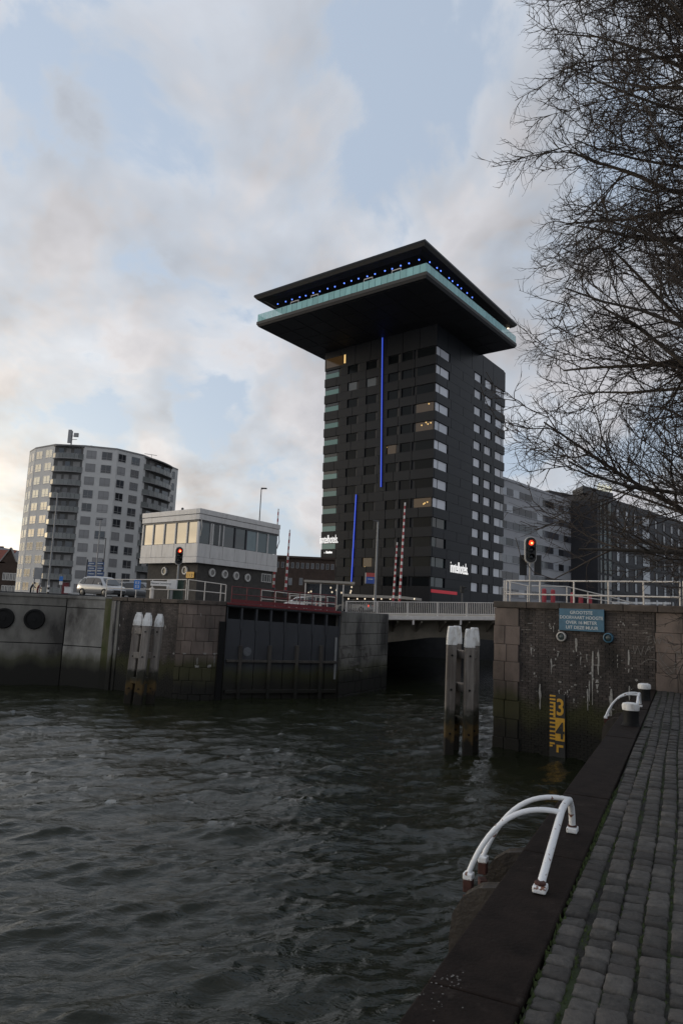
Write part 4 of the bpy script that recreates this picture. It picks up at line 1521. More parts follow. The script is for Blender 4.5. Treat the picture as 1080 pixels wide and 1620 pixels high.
obj('soffit_lamp', MB().lathe(up(rins(Rr, .07), Rz - 1.02), (0, 0, -1), [(.2, 0), (.18, .1), (.02, .12)], 10), M['warm_bulb'], tow)


# ------------------------------------------------------------------ generic facade window
def window(Fn, s0, s1, z0, z1, par, fmat, gmat, fw=.09, proud=.07, split=0, shelf=None):
    """white frame of bars with a pane set back inside it; Fn(s, z, off)"""
    mb = MB()

    def bar(a0, a1, b0, b1):
        P = [Fn(ss, zz, oo) for zz in (b0, b1) for (ss, oo) in ((a0, proud), (a1, proud), (a1, 0), (a0, 0))]
        mb.hexa(P[:4], P[4:])
    bar(s0, s1, z0, z0 + fw)
    bar(s0, s1, z1 - fw, z1)
    bar(s0, s0 + fw, z0 + fw, z1 - fw)
    bar(s1 - fw, s1, z0 + fw, z1 - fw)
    if split:
        m_ = s0 + (s1 - s0) * split
        bar(m_ - fw / 2, m_ + fw / 2, z0 + fw, z1 - fw)
    if shelf:
        bar(s0 + fw, s1 - fw, z0 + shelf - fw / 2, z0 + shelf + fw / 2)
    w = obj('window', mb, M[fmat], par)
    P = [Fn(ss, zz, oo) for zz in (z0 + fw, z1 - fw) for (ss, oo) in ((s0 + fw, .03), (s1 - fw, .03), (s1 - fw, .004), (s0 + fw, .004))]
    obj('pane', MB().hexa(P[:4], P[4:]), M[gmat], w)
    return w


def facet_fn(A, B):
    d = Vector((B.x - A.x, B.y - A.y, 0))
    L_ = d.length
    d = d / L_
    n = horiz_normal(d)
    return (lambda u, z, o=0.0: Vector((A.x, A.y, 0)) + d * u + n * o + ZV * z), L_, d, n


# ------------------------------------------------------------------ apartment block
AZ = 37.0
ap_pts = [gr(x, y, AZ) for (x, y) in ((47.5, 716), (57, 710), (88, 704.5), (135, 706.5), (186, 711.5), (228, 721.5), (282, 744))]
ap = thing('apartment_block', 'pale grey apartment block with curved front and two stacks of balconies', 'building', Vector((ap_pts[2].x, ap_pts[2].y + 8, 4.4)))
pl_ = [Vector((p.x, p.y, 0)) for p in ap_pts]
obj('wall', MB().prism(pl_ + [pl_[-1] + Vector((-14, 22, 0)), pl_[0] + Vector((6, 24, 0))], 4.3, AZ), M['apartment_wall'], ap)
obj('roof_edge', MB().prism([p + horiz_normal((pl_[-1] - pl_[0]).normalized()) * .12 for p in pl_] + [pl_[-1] + Vector((-14, 21, 0)), pl_[0] + Vector((6, 23, 0))], AZ + .002, AZ + .3), M['balcony_concrete'], ap)
wz = [AZ - .75 - 2.85 * k for k in range(11)]
ar = random.Random(8)
for f_, spots_ in ((0, ((.12, .42), (.55, .88))), (1, ((.08, .40), (.56, .90))), (3, ((.07, .37), (.54, .86))), (4, ((.06, .34), (.55, .86)))):
    Fn, L_, d, n = facet_fn(pl_[f_], pl_[f_ + 1])
    for k, zt_ in enumerate(wz):
        for (a, b2) in spots_:
            if f_ < 2:
                g = 'mirror_glass' if k < 7 else 'apartment_glass'  # lower rows get dark glass, painting in the reflection of other buildings
            else:
                g = 'apartment_blind' if ar.random() < (.6 if f_ == 3 else .25) else 'apartment_glass'
            window(Fn, a * L_, b2 * L_, zt_ - 1.75, zt_, ap, 'apartment_frame' if f_ < 2 else 'balcony_concrete', g, .09 if f_ else .06, .06, .5, .45)
# panel joints as shallow vertical strips between bays
for f_, at_ in ((3, .0), (4, .0), (5, .0), (2, .0), (1, .0)):
    Fn, L_, d, n = facet_fn(pl_[f_], pl_[f_ + 1])
    obj('pilaster', MB().hexa([Fn(0, 4.3, .04), Fn(.25, 4.3, .04), Fn(.25, 4.3, -.1), Fn(0, 4.3, -.1)], [Fn(0, AZ, .04), Fn(.25, AZ, .04), Fn(.25, AZ, -.1), Fn(0, AZ, -.1)]), M['apartment_wall'], ap)
# balcony stacks
for f_, a, b2, bulge in ((2, -.04, .99, 1.0), (5, .02, .82, 1.3)):
    Fn, L_, d, n = facet_fn(pl_[f_], pl_[f_ + 1])
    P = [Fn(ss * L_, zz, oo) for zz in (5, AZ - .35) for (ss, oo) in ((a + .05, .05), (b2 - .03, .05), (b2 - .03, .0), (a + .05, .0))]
    obj('recess', MB().hexa(P[:4], P[4:]), M['balcony_recess'], ap)  # flat panel on the wall, the balcony recess's shade put into its colour
    cap = []
    for i in range(9):
        t_ = i / 8
        cap.append(Fn((a + (b2 - a) * t_) * L_, 0, .1 + bulge * (1 - (2 * t_ - 1) ** 2) ** .5))
    for k in range(11):
        zf = wz[k] - 2.0
        poly = [(p.x, p.y) for p in cap] + [(Fn(b2 * L_, 0, .06).x, Fn(b2 * L_, 0, .06).y), (Fn(a * L_, 0, .06).x, Fn(a * L_, 0, .06).y)]
        bal = obj('balcony', MB().prism(poly, zf - .2, zf), M['balcony_concrete'], ap)
        inner = [Vector((p.x, p.y, zf)) - n * .05 for p in cap]
        for i in range(8):
            p, q = inner[i].lerp(inner[i + 1], .03), inner[i].lerp(inner[i + 1], .97)
            mt = 'balcony_glass'
            if f_ == 2 and i == 0 and k < 7:
                mt = 'mirror_glass'
            obj('railing_panel', MB().hexa([p, q, q + n * .04, p + n * .04], [x + ZV * .95 for x in (p, q, q + n * .04, p + n * .04)]), M[mt], bal)
        obj('handrail', MB().tube([p + ZV * 1.0 + n * .02 for p in inner], .04, 6), M['galvanised'], bal)
        for (s0, s1) in ((.18, .34), (.42, .58), (.68, .9)):
            sa, sb = a + (b2 - a) * s0, a + (b2 - a) * s1
            P = [Fn(ss * L_, zz, oo) for zz in (zf, zf + 2.2) for (ss, oo) in ((sa, .09), (sb, .09), (sb, .052), (sa, .052))]
            obj('door', MB().hexa(P[:4], P[4:]), M['apartment_glass'] if ar.random() < .6 else M['balcony_concrete'], ap)
    zf = AZ - .1
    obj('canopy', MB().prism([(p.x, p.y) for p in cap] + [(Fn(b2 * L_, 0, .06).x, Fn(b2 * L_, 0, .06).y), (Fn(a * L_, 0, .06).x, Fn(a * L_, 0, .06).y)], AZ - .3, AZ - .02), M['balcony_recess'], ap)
Fn, L_, d, n = facet_fn(pl_[5], pl_[6])
for k in range(5):
    window(Fn, L_ * .84, L_ * .91, wz[k] - 1.75, wz[k], ap, 'balcony_concrete', 'apartment_glass', .06, .05)
# roof gear
rp = gr(101, 706, AZ)
ant = thing('rooftop_antenna', 'grey panel antenna mast on the roof of the apartment block', 'antenna', Vector((rp.x, rp.y + 4, AZ)))
b_ = Vector((rp.x, rp.y + 4, AZ))
obj('mast', MB().tube([b_, b_ + ZV * 4.4], .16, 8), M['galvanised'], ant)
obj('antenna_panel', MB().box(b_ + Vector((-.35, -.3, 3.1)), (.75, .4, 3.0)), M['galvanised'], ant, bevel=.05)
obj('antenna_panel', MB().box(b_ + Vector((1.0, -.2, 3.5)), (1.0, .4, .9)), M['galvanised'], ant, bevel=.05)
obj('arm', MB().bar(b_ + Vector((0, 0, 3.3)), b_ + Vector((1.3, -.1, 3.3)), .1), M['dark_pole'], ant)
obj('arm', MB().bar(b_ + Vector((0, 0, 2.5)), b_ + Vector((1.2, -.1, 2.5)), .1), M['dark_pole'], ant)
for i, (px, w) in enumerate(((108, 1.6), (117, 1.2), (125, 2.0), (132, 1.0))):
    q = gr(px, 704, AZ)
    tag(obj('roof_vent', MB().box((q.x, q.y + 5, AZ + .45), (w, 1.2, .5)).box((q.x, q.y + 5, AZ + .75), (w * .6, .8, .5)), M['dark_pole'], bevel=.05),
        ('boxy roof vent right beside the antenna mast on the apartment roof', 'small boxy roof vent, second from the antenna mast', 'widest boxy roof vent on the apartment roof', 'smallest boxy roof vent, farthest from the antenna mast')[i], 'vent', 'vents on the apartment roof')
q = gr(236, 722, AZ)
ra = thing('roof_aerial', 'thin tilted roof aerial above the right balcony stack', 'antenna', Vector((q.x, q.y + 2, AZ)))
obj('mast', MB().tube([Vector((q.x, q.y + 2, AZ)), Vector((q.x, q.y + 2, AZ + .9))], .05, 6), M['galvanised'], ra)
obj('boom', MB().bar(Vector((q.x - 1.6, q.y + 2, AZ + 1.0)), Vector((q.x + 1.2, q.y + 2, AZ + .7)), .1), M['galvanised'], ra)
# ------------------------------------------------------------------ bridge control house
HZ = 10.0
hc = at(317.2, 804, 42)
HZ = hc.z
hl, hr_ = gr(227.7, 812.5, HZ), gr(442, 830.5, HZ)
v2 = lambda p: Vector((p.x, p.y, 0))
hc, hl, hr_ = v2(hc), v2(hl), v2(hr_)
hb_ = hl + hr_ - hc
ch = thing('control_house', 'bridge control house with white upper storey over a dark base with portholes', 'building', (hc + hb_) / 2 + ZV * 4.4)
HB, HW0, HW1, HP = 6.74, 7.92, 9.24, 9.32
cen = (hc + hb_) / 2
hin = lambda p, k: p + (cen - p) * k
hq = [hl, hc, hr_, hb_]
obj('upper_body', MB().prism([hin(p, .08) for p in hq], HB + .02, HZ - .1), M['dark_void'], ch)
FnL, LL, dL, nLh = facet_fn(hl, hc)
FnR, LR, dR, nRh = facet_fn(hc, hr_)
for Fn, L_, n_ in ((FnL, LL, 5), (FnR, LR, 7)):
    def bx(u0, u1, z0, z1, o0, o1, name, mt, par=ch, bev=0.0):
        P = [Fn(uu, zz, oo) for zz in (z0, z1) for (uu, oo) in ((u0, o1), (u1, o1), (u1, o0), (u0, o0))]
        return obj(name, MB().hexa(P[:4], P[4:]), M[mt], par, bevel=bev)
    for i in range(n_):
        a, b2 = L_ * i / n_, L_ * (i + 1) / n_
        bx(a + .012, b2 - .012, HB + .36, HW0 - .01, -.15, .0, 'wall_panel', 'house_panel', bev=.01)
    bx(0, L_, HB, HB + .35, -.15, .012, 'sill_band', 'house_panel', bev=.01)
    bx(-.06, L_ + .06, HP + .36, HZ, -.3, .06, 'parapet', 'house_panel', bev=.02)
    bx(-.04, L_ + .04, HP, HP + .34, -.3, .035, 'parapet_band', 'house_panel', bev=.02)
    bx(0, L_, HW1 - .02, HP - .01, -.2, -.03, 'blind_box', 'dark_pole')  # dark strip painting the shaded gap between windows and parapet
    left = n_ == 5
    for i in range(n_):
        a, b2 = L_ * i / n_, L_ * (i + 1) / n_
        g = 'mirror_glass' if left else ('house_glass', 'dark_glass', 'house_glass', 'house_glass', 'teal_dim', 'teal_dim', 'teal_dim')[i]
        if g not in M:
            mat('teal_dim', (0.14, 0.18, 0.19), 0.12, objrand=.25)
        bx(a + .05, b2 - .05, HW0 + .02, HW1 - .03, -.13, -.09, 'window', g)
        if i:
            bx(a - .04, a + .04, HW0, HW1 - .02, -.12, -.02, 'mullion', 'house_panel' if left or i in (1, 2, 5, 6) else 'dark_pole')
    if not left:
        wo = bx(L_ * .155, L_ * .275, HW0 + .02, HW1 - .05, .0, .03, 'open_casement', 'dark_glass')
        for (a, b2) in ((.15, .16), (.225, .235), (.27, .28)):
            bx(L_ * a, L_ * b2, HW0, HW1 - .04, -.02, .05, 'casement_frame', 'house_panel', wo)
    bx(.0, .12, HW0, HW1 - .02, -.15, -.01, 'corner_post', 'house_panel')
obj('roof', MB().prism([hin(p, .06) for p in hq], HZ - .14, HZ - .05), M['asphalt'], ch)
bq = [hin(hl, .12), hin(hc, .10), hin(hr_, .06), hin(hb_, .1)]
obj('brick_base', MB().prism(bq, 4.3, HB + .019), M['house_brick'], ch)
FnL, LL2, _, nl_ = facet_fn(bq[0], bq[1])
FnR, LR2, _, nr_ = facet_fn(bq[1], bq[2])
for (px, py, wall) in ((261, 903.5, 0), (293.5, 902.5, 0), (335, 906, 1), (355, 908.5, 1), (373, 911, 1), (391, 914, 1)):
    A_, B_, n_ = ((bq[0], bq[1], nl_), (bq[1], bq[2], nr_))[wall]
    d = (B_ - A_).normalized()
    u, z = onp(px, py, A_, d)
    c = A_ + d * u + ZV * z
    ph = obj('porthole', MB().lathe(c, n_, [(.27, 0), (.27, .07), (.245, .09), (.17, .09), (.165, .03)], 22), M['porthole_rim'], ch, smooth='auto')
    obj('pane', MB().lathe(c, n_, [(.164, .0), (.164, .035), (.01, .036)], 18), M['porthole_glass' if wall else 'dark_glass'], ph)
# barred window at the end of the right wall
d = (bq[2] - bq[1]).normalized()
(u0, z1), (u1, z0) = onp(413.5, 907, bq[1], d), onp(428, 922, bq[1], d)
bwin = window(FnR, u0, u1, z0, z1, ch, 'porthole_rim', 'dark_glass', .05, .05)
for k in (1, 2, 3):
    um_ = u0 + (u1 - u0) * k / 4
    obj('bar', MB().bar(FnR(um_, z0, .06), FnR(um_, z1, .06), .035), M['porthole_rim'], bwin)
# bent awning brackets at the corners
for (px, py, px2, py2) in ((319, 820, 317, 848), (441, 846, 438, 868)):
    a, b2 = at(px, py, 41.6 if px < 400 else 47), at(px2, py2, 41.6 if px < 400 else 47)
    obj('awning_arm', MB().tube([a, a.lerp(b2, .5) + Vector((.1, -.12, 0)), b2], .03, 6), M['galvanised'], ch)
# roof pole and stub
for (x, y0, y1, r, D) in ((216 + 199, 775, 822, .045, 60),):
    pass
rs = at(289, 803, 44)
tag(obj('roof_sensor', MB().lathe(Vector((rs.x, rs.y, HZ - .05)), (0, 0, 1), [(.03, 0), (.03, .15), (.08, .16), (.08, .28), (.02, .32)], 8), M['dark_pole']), 'tiny dark sensor knob on the flat roof of the control house', 'sensor')

# yellow number plate beside the portholes
d = (bq[1] - bq[0]).normalized()
(u0, z1), (u1, z0) = onp(297.5, 905, bq[0], d), onp(309, 914.5, bq[0], d)
yp = thing('number_plate', 'yellow plate with black number 118 on the control house base', 'sign', FnL((u0 + u1) / 2, z0, .05))
P = [FnL(uu, zz, oo) for zz in (z0, z1) for (uu, oo) in ((u0, .12), (u1, .12), (u1, .09), (u0, .09))]
obj('plate', MB().hexa(P[:4], P[4:]), M['gauge_yellow'], yp)
for i, c_ in enumerate('118'):
    obj('digit', text_mb(c_, FnL(u0 + (u1 - u0) * (.24 + .26 * i), z0 + .07, .123), dL, (0, 0, 1), (z1 - z0) * .58, .003, .8), M['gauge_black'], yp)
obj('standoff', MB().bar(FnL((u0 + u1) / 2, (z0 + z1) / 2, .0), FnL((u0 + u1) / 2, (z0 + z1) / 2, .089), .05), M['galvanised'], yp)


# ------------------------------------------------------------------ poles, lights and signs
def street_lamp(label, foot, top_px, D, r, arm=0.0, mt='galvanised', head=(.5, .16, .08)):
    top = at(*top_px, D)
    f_ = Vector((top.x, D, foot))
    root = thing('street_lamp', label, 'street lamp', f_, 'street lamps')
    obj('pole', MB().tube([f_, Vector((top.x, D, top.z - .02))], [r, r * .6], 10), M[mt], root, smooth='auto')
    obj('lamp_head', MB().box(top + Vector((arm, 0, .03)), head), M['dark_pole'], root, bevel=.03)
    if arm:
        obj('arm', MB().tube([top + Vector((0, 0, -.06)), top + Vector((arm * .8, 0, 0))], r * .5, 8), M[mt], root)
    return root


street_lamp('slim street lamp rising behind the right end of the control house', 4.4, (413.5, 773), 66, .07, .25, 'dark_pole', (.55, .2, .12))
street_lamp('tall street lamp standing before the black tower beside the blue strip', 4.4, (597.5, 825), 62, .11, -.18, 'galvanised', (.5, .2, .10))
street_lamp('street lamp in front of the apartment block above the silver car', 4.6, (160, 822), 72, .09, -.1, 'galvanised', (.6, .2, .12))
street_lamp('street lamp standing in front of the left balcony stack', 4.6, (92, 777), 74, .10, .0, 'galvanised', (.25, .25, .35))
# banner sign on the tall lamp
a, b2 = at(579, 906, 61.8), at(592, 923.5, 61.8)
bn = thing('banner_sign', 'red and blue banner sign hung on the tall street lamp', 'sign', Vector((a.x, 61.8, b2.z)))
obj('red_field', MB().box(((a.x + b2.x) / 2, 61.8, a.z - .17), (b2.x - a.x, .06, .34)), M['banner_red'] if 'banner_red' in M else mat('banner_red', (0.42, 0.07, 0.06), .5), bn)
obj('blue_field', MB().box(((a.x + b2.x) / 2, 61.8, (a.z - .35 + b2.z) / 2), (b2.x - a.x, .06, a.z - .35 - b2.z)), mat('banner_blue', (0.04, 0.09, 0.34), .5), bn)
obj('frame', MB().box((a.x - .04, 61.8, (a.z + b2.z) / 2), (.08, .08, a.z - b2.z)), M['rail_white'], bn)
obj('lettering', MB().box(((a.x + b2.x) / 2, 61.76, (a.z + b2.z) / 2 - .08), ((b2.x - a.x) * .6, .01, .06)), M['sign_letter'], bn)


def barrier(label, top, foot, D, r=.075, n=16, kind='barrier arm'):
    """raised barrier boom with red and white bands"""
    T, F_ = at(*top, D), at(*foot, D)
    root = thing('barrier_pole', label, 'barrier', F_, 'raised red and white barrier poles')
    for i in range(n):
        p, q = F_.lerp(T, i / n), F_.lerp(T, (i + 1) / n)
        rr_ = r * (1 - .45 * i / n)
        obj('band', MB().tube([p, q], rr_, 8), M['stripe_red' if i % 2 == 0 else 'stripe_white'], root, smooth='auto')
    obj('pivot', MB().box(F_ - ZV * .2, (.3, .3, .42)).lathe(F_ + Vector((0, -.2, -.1)), (0, -1, 0), [(.12, 0), (.12, .06)], 10), M['dark_pole'], root, bevel=.03)
    return root


barrier('tallest raised red and white barrier pole in front of the tower', (640.5, 795), (631.5, 952), 56, .095, 30)
barrier('shorter raised red and white barrier pole left of the tallest one', (628, 858), (621.5, 951), 57, .08, 20)
barrier('raised red and white barrier pole right of the control house, clear of its wall', (458.5, 838), (451.5, 934), 50, .085, 18)
barrier('raised red and white barrier pole half hidden by the control house end', (440.5, 805), (432.5, 930), 52, .085, 24)


def traffic_light(label, px, py, w, h, D, foot, core_px=None, back=None, rim='porthole_rim', yaw=0.0, extra_hood=False):
    c = at(px, py, D)
    k = D / FPX
    W, H = w * k, h * k
    root = thing('traffic_light', label, 'traffic light', Vector((c.x, D, foot)), 'signal lights')
    obj('pole', MB().tube([Vector((c.x, D + .05, foot)), Vector((c.x, D + .05, c.z - H * .35))], max(.03, W * .11), 10), M['galvanised'], root, smooth='auto')
    xd = Vector((math.cos(yaw), math.sin(yaw), 0))
    nd = Vector((xd.y, -xd.x, 0))

    def capsule(sc, o0, o1, mt, name, par=root):
        mb = MB()
        ring = []
        rr_ = W / 2 * sc
        hh = H / 2 - W / 2
        for i in range(24):
            a_ = 2 * math.pi * i / 24
            ring.append((rr_ * math.cos(a_), rr_ * math.sin(a_) + (hh if math.sin(a_) >= 0 else -hh)))
        A_ = [c + xd * x + ZV * z + nd * o0 for (x, z) in ring]
        B_ = [c + xd * x + ZV * z + nd * o1 for (x, z) in ring]
        mb.add(A_ + B_, [tuple(range(23, -1, -1)), tuple(range(24, 48))] + [(i, (i + 1) % 24, 24 + (i + 1) % 24, 24 + i) for i in range(24)])
        return obj(name, mb, M[mt], par)
    bo = capsule(1.0, -.08, .0, rim, 'rim')
    capsule(.84, .001, .05, 'gauge_black', 'face', root)
    rl_ = W * .23
    for i in range(3):
        cc = c + ZV * (H * (.26 - .26 * i))
        mt = 'lamp_red' if i == 0 else 'dark_glass'
        ln_ = obj('lens', MB().lathe(cc + nd * .05, nd, [(rl_, 0), (rl_ * .8, .03), (rl_ * .2, .045)], 16), M[mt], root, smooth=True)
        if i == 0:
            obj('bulb', MB().lathe(cc + nd * .085 + xd * rl_ * .12 - ZV * rl_ * .12, nd, [(rl_ * .42, 0), (rl_ * .3, .02), (.003, .03)], 12), M['lamp_red_core'], ln_, smooth=True)
        n_ = 9
        mbh = MB()
        pts = []
        for j in range(n_):
            a_ = math.radians(-10 + 200 * j / (n_ - 1))
            pts.append(xd * math.cos(a_) * rl_ * 1.12 + ZV * math.sin(a_) * rl_ * 1.12)
        vs = [cc + p + nd * .05 for p in pts] + [cc + p + nd * (.05 + rl_ * 1.3) for p in pts]
        vs2 = [cc + p * 1.06 + nd * .05 for p in pts] + [cc + p * 1.06 + nd * (.05 + rl_ * 1.3) for p in pts]
        mbh.add(vs + vs2, [(j, j + 1, n_ + j + 1, n_ + j) for j in range(n_ - 1)] + [(2 * n_ + j + 1, 2 * n_ + j, 3 * n_ + j, 3 * n_ + j + 1) for j in range(n_ - 1)] + [(n_ + j, n_ + j + 1, 3 * n_ + j + 1, 3 * n_ + j) for j in range(n_ - 1)])
        obj('hood', mbh, M['gauge_black'], ln_)
    return root, c


tl, c = traffic_light('red traffic light with white oval rim on the right harbour wall', 839, 870, 19, 43, 25.5, WTOP - .4)
for sx in (-1, 1):
    a = at(839 + sx * 11.5, 894, 25.7)
    obj('dark_board', MB().box((a.x, 25.75, a.z), (.26, .03, .74)), M['gauge_black'], tl)
traffic_light('red traffic light on a pole in front of the white control house', 283.5, 879, 13, 29, 37, 4.43, yaw=.55)
traffic_light('small distant red traffic light left of the control house base', 241.5, 903, 6.5, 17, 62, 4.4, rim='gauge_black', yaw=.2)

# boards on the railing of the lock pier
a, b2 = at(213, 917.5, 34.95), at(222, 932.5, 34.95)
bs = thing('blue_sign', 'small blue sign with white marks on the lock pier railing', 'sign', Vector(((a.x + b2.x) / 2, 34.95, b2.z)))
obj('plate', MB().box(((a.x + b2.x) / 2, 34.95, (a.z + b2.z) / 2), (b2.x - a.x, .02, a.z - b2.z)), M['bright_blue'], bs)
for i in range(2):
    mk = MB()
    for j in (-1, 1):
        cx_, cz_ = (a.x + b2.x) / 2 + j * .055, a.z - .13 - .19 * i
        mk.box((cx_, 34.936, cz_ + .05), (.075, .006, .02)).box((cx_, 34.936, cz_), (.06, .006, .018)).box((cx_, 34.936, cz_ - .05), (.075, .006, .02)).box((cx_ + .028 * j, 34.9355, cz_), (.018, .006, .10))
    obj('marks', mk, M['stripe_white'], bs, kind='stuff')
a, b2 = at(239, 919, 34.5), at(271, 927.5, 34.3)
ns = thing('bridge_name_board', 'white board with dark lettering on the lock pier railing', 'sign', Vector(((a.x + b2.x) / 2, 34.4, b2.z)))
obj('board', MB().bar(Vector((a.x, 34.5, (a.z + b2.z) / 2)), Vector((b2.x, 34.3, (a.z + b2.z) / 2)), .03, a.z - b2.z), M['stripe_white'], ns)
dxx = Vector((b2.x - a.x, -.2, 0)).normalized()
obj('lettering', text_mb('Nieuwe Leuvebrug', Vector(((a.x + b2.x) / 2, 34.375, b2.z + .075)), dxx, (0, 0, 1), .105, .003, .92), M['board_text'], ns, kind='stuff')
a = at(273, 918.5, 36)
cb = thing('cabinet', 'pale control cabinet behind the white name board', 'cabinet', Vector((a.x, 36, LTOP - .12)))
obj('box', MB().box((a.x, 36, a.z - .2), (.48, .3, .46)), M['stripe_white'], cb, bevel=.02)
obj('leg', MB().bar(Vector((a.x, 36, LTOP - .12)), Vector((a.x, 36, a.z - .43)), .12), M['galvanised'], cb)
a = at(280, 925, 36.5)
tag(obj('green_cabinet', MB().box((a.x, 36.5, (a.z + LTOP - .1) / 2 + .1), (.62, .4, a.z - LTOP + .35)).box((a.x, 36.5, a.z + .22), (.68, .46, .05)), mat('dark_green', (0.02, 0.045, 0.03), .5), bevel=.02), 'low dark green cabinet beside the traffic light pole', 'cabinet')
a = at(241, 930, 34.75)
tag(obj('mooring_post', MB().lathe(Vector((a.x, 34.75, LTOP - .02)), (0, 0, 1), [(.10, 0), (.10, .42), (.13, .44), (.12, .52), (.03, .55)], 12), M['rail_white']), 'stubby cream mooring post at the railing under the white board', 'bollard')

# direction signs in front of the apartments
a, b2 = at(139, 888, 73), at(165, 912, 73)
ds = thing('direction_sign', 'blue direction signs on a gantry above the silver car', 'sign', Vector((a.x, 73, 4.6)))
for px in (139, 163.5):
    p = at(px, 885, 73.1)
    obj('post', MB().bar(Vector((p.x, 73.1, 4.6)), p, .12), M['dark_pole'], ds)
mat('road_sign_blue', (0.05, 0.09, 0.2), .4)
for (x0, y0, x1, y1) in ((140, 889, 151, 894), (153, 889, 165, 894), (139.5, 896, 151, 902), (153, 896, 164.5, 902), (139, 904, 150.5, 911.5), (152.5, 904, 164.5, 911.5)):
    p, q = at(x0, y0, 73), at(x1, y1, 73)
    s = obj('sign_plate', MB().box(((p.x + q.x) / 2, 73, (p.z + q.z) / 2), (q.x - p.x, .05, p.z - q.z)), M['road_sign_blue'], ds)
    obj('legend', MB().box(((p.x + q.x) / 2, 72.965, (p.z + q.z) / 2), ((q.x - p.x) * .7, .01, .09)), M['sign_letter'], s)
p = at(168, 851, 74)
street_lamp('thin dark lamp post with curved arm beside the direction signs', 4.6, (168, 851), 74, .08, -.45, 'dark_pole', (.4, .15, .08))
# striped post and small signs at the roadside
p = at(77, 929, 62)
sp_ = thing('striped_post', 'black and white banded post by the road at left', 'bollard', Vector((p.x, 62, 4.6)))
for i in range(5):
    obj('band', MB().tube([Vector((p.x, 62, 4.45 + .2 * i)), Vector((p.x, 62, 4.65 + .2 * i))], .1, 10), M['gauge_black' if i % 2 else 'stripe_white'], sp_)
p = at(108.5, 934, 62)
tag(obj('white_box', MB().box((p.x, 62, p.z), (.6, .35, .5)).box((p.x, 62, p.z + .27), (.66, .4, .05)), M['stripe_white'], bevel=.02), 'small white roadside box left of the silver car', 'box')
p = at(97, 918, 64)
ps = thing('parking_sign', 'small blue and white sign on a post left of the silver car', 'sign', Vector((p.x, 64, 4.6)))
obj('post', MB().tube([Vector((p.x, 64.05, 4.5)), Vector((p.x, 64.05, p.z + .4))], .03, 6), M['galvanised'], ps)
obj('plate', MB().box((p.x, 64, p.z + .15), (.32, .03, .4)), M['bright_blue'], ps)
obj('plate', MB().box((p.x, 64, p.z - .25), (.3, .03, .3)), M['stripe_white'], ps)
p = at(104, 928, 66)
tag(obj('red_cabinet', MB().box((p.x, 66, p.z - .2), (.55, .35, 1.0)).box((p.x, 66, p.z + .33), (.6, .4, .06)), M['red_paint'], bevel=.03), 'small red roadside cabinet behind the white box', 'cabinet')
p = at(60, 912, 68)
gs = thing('grey_sign', 'grey lattice sign board in front of the lower apartment windows', 'sign', Vector((p.x, 68, 4.6)))
obj('board', MB().box((p.x, 68, p.z + .3), (.75, .06, 1.1)), M['galvanised'], gs, bevel=.02)
for sx in (-.3, .3):
    obj('leg', MB().bar(Vector((p.x + sx, 68.05, 4.55)), Vector((p.x + sx, 68.05, p.z - .2)), .07), M['galvanised'], gs)


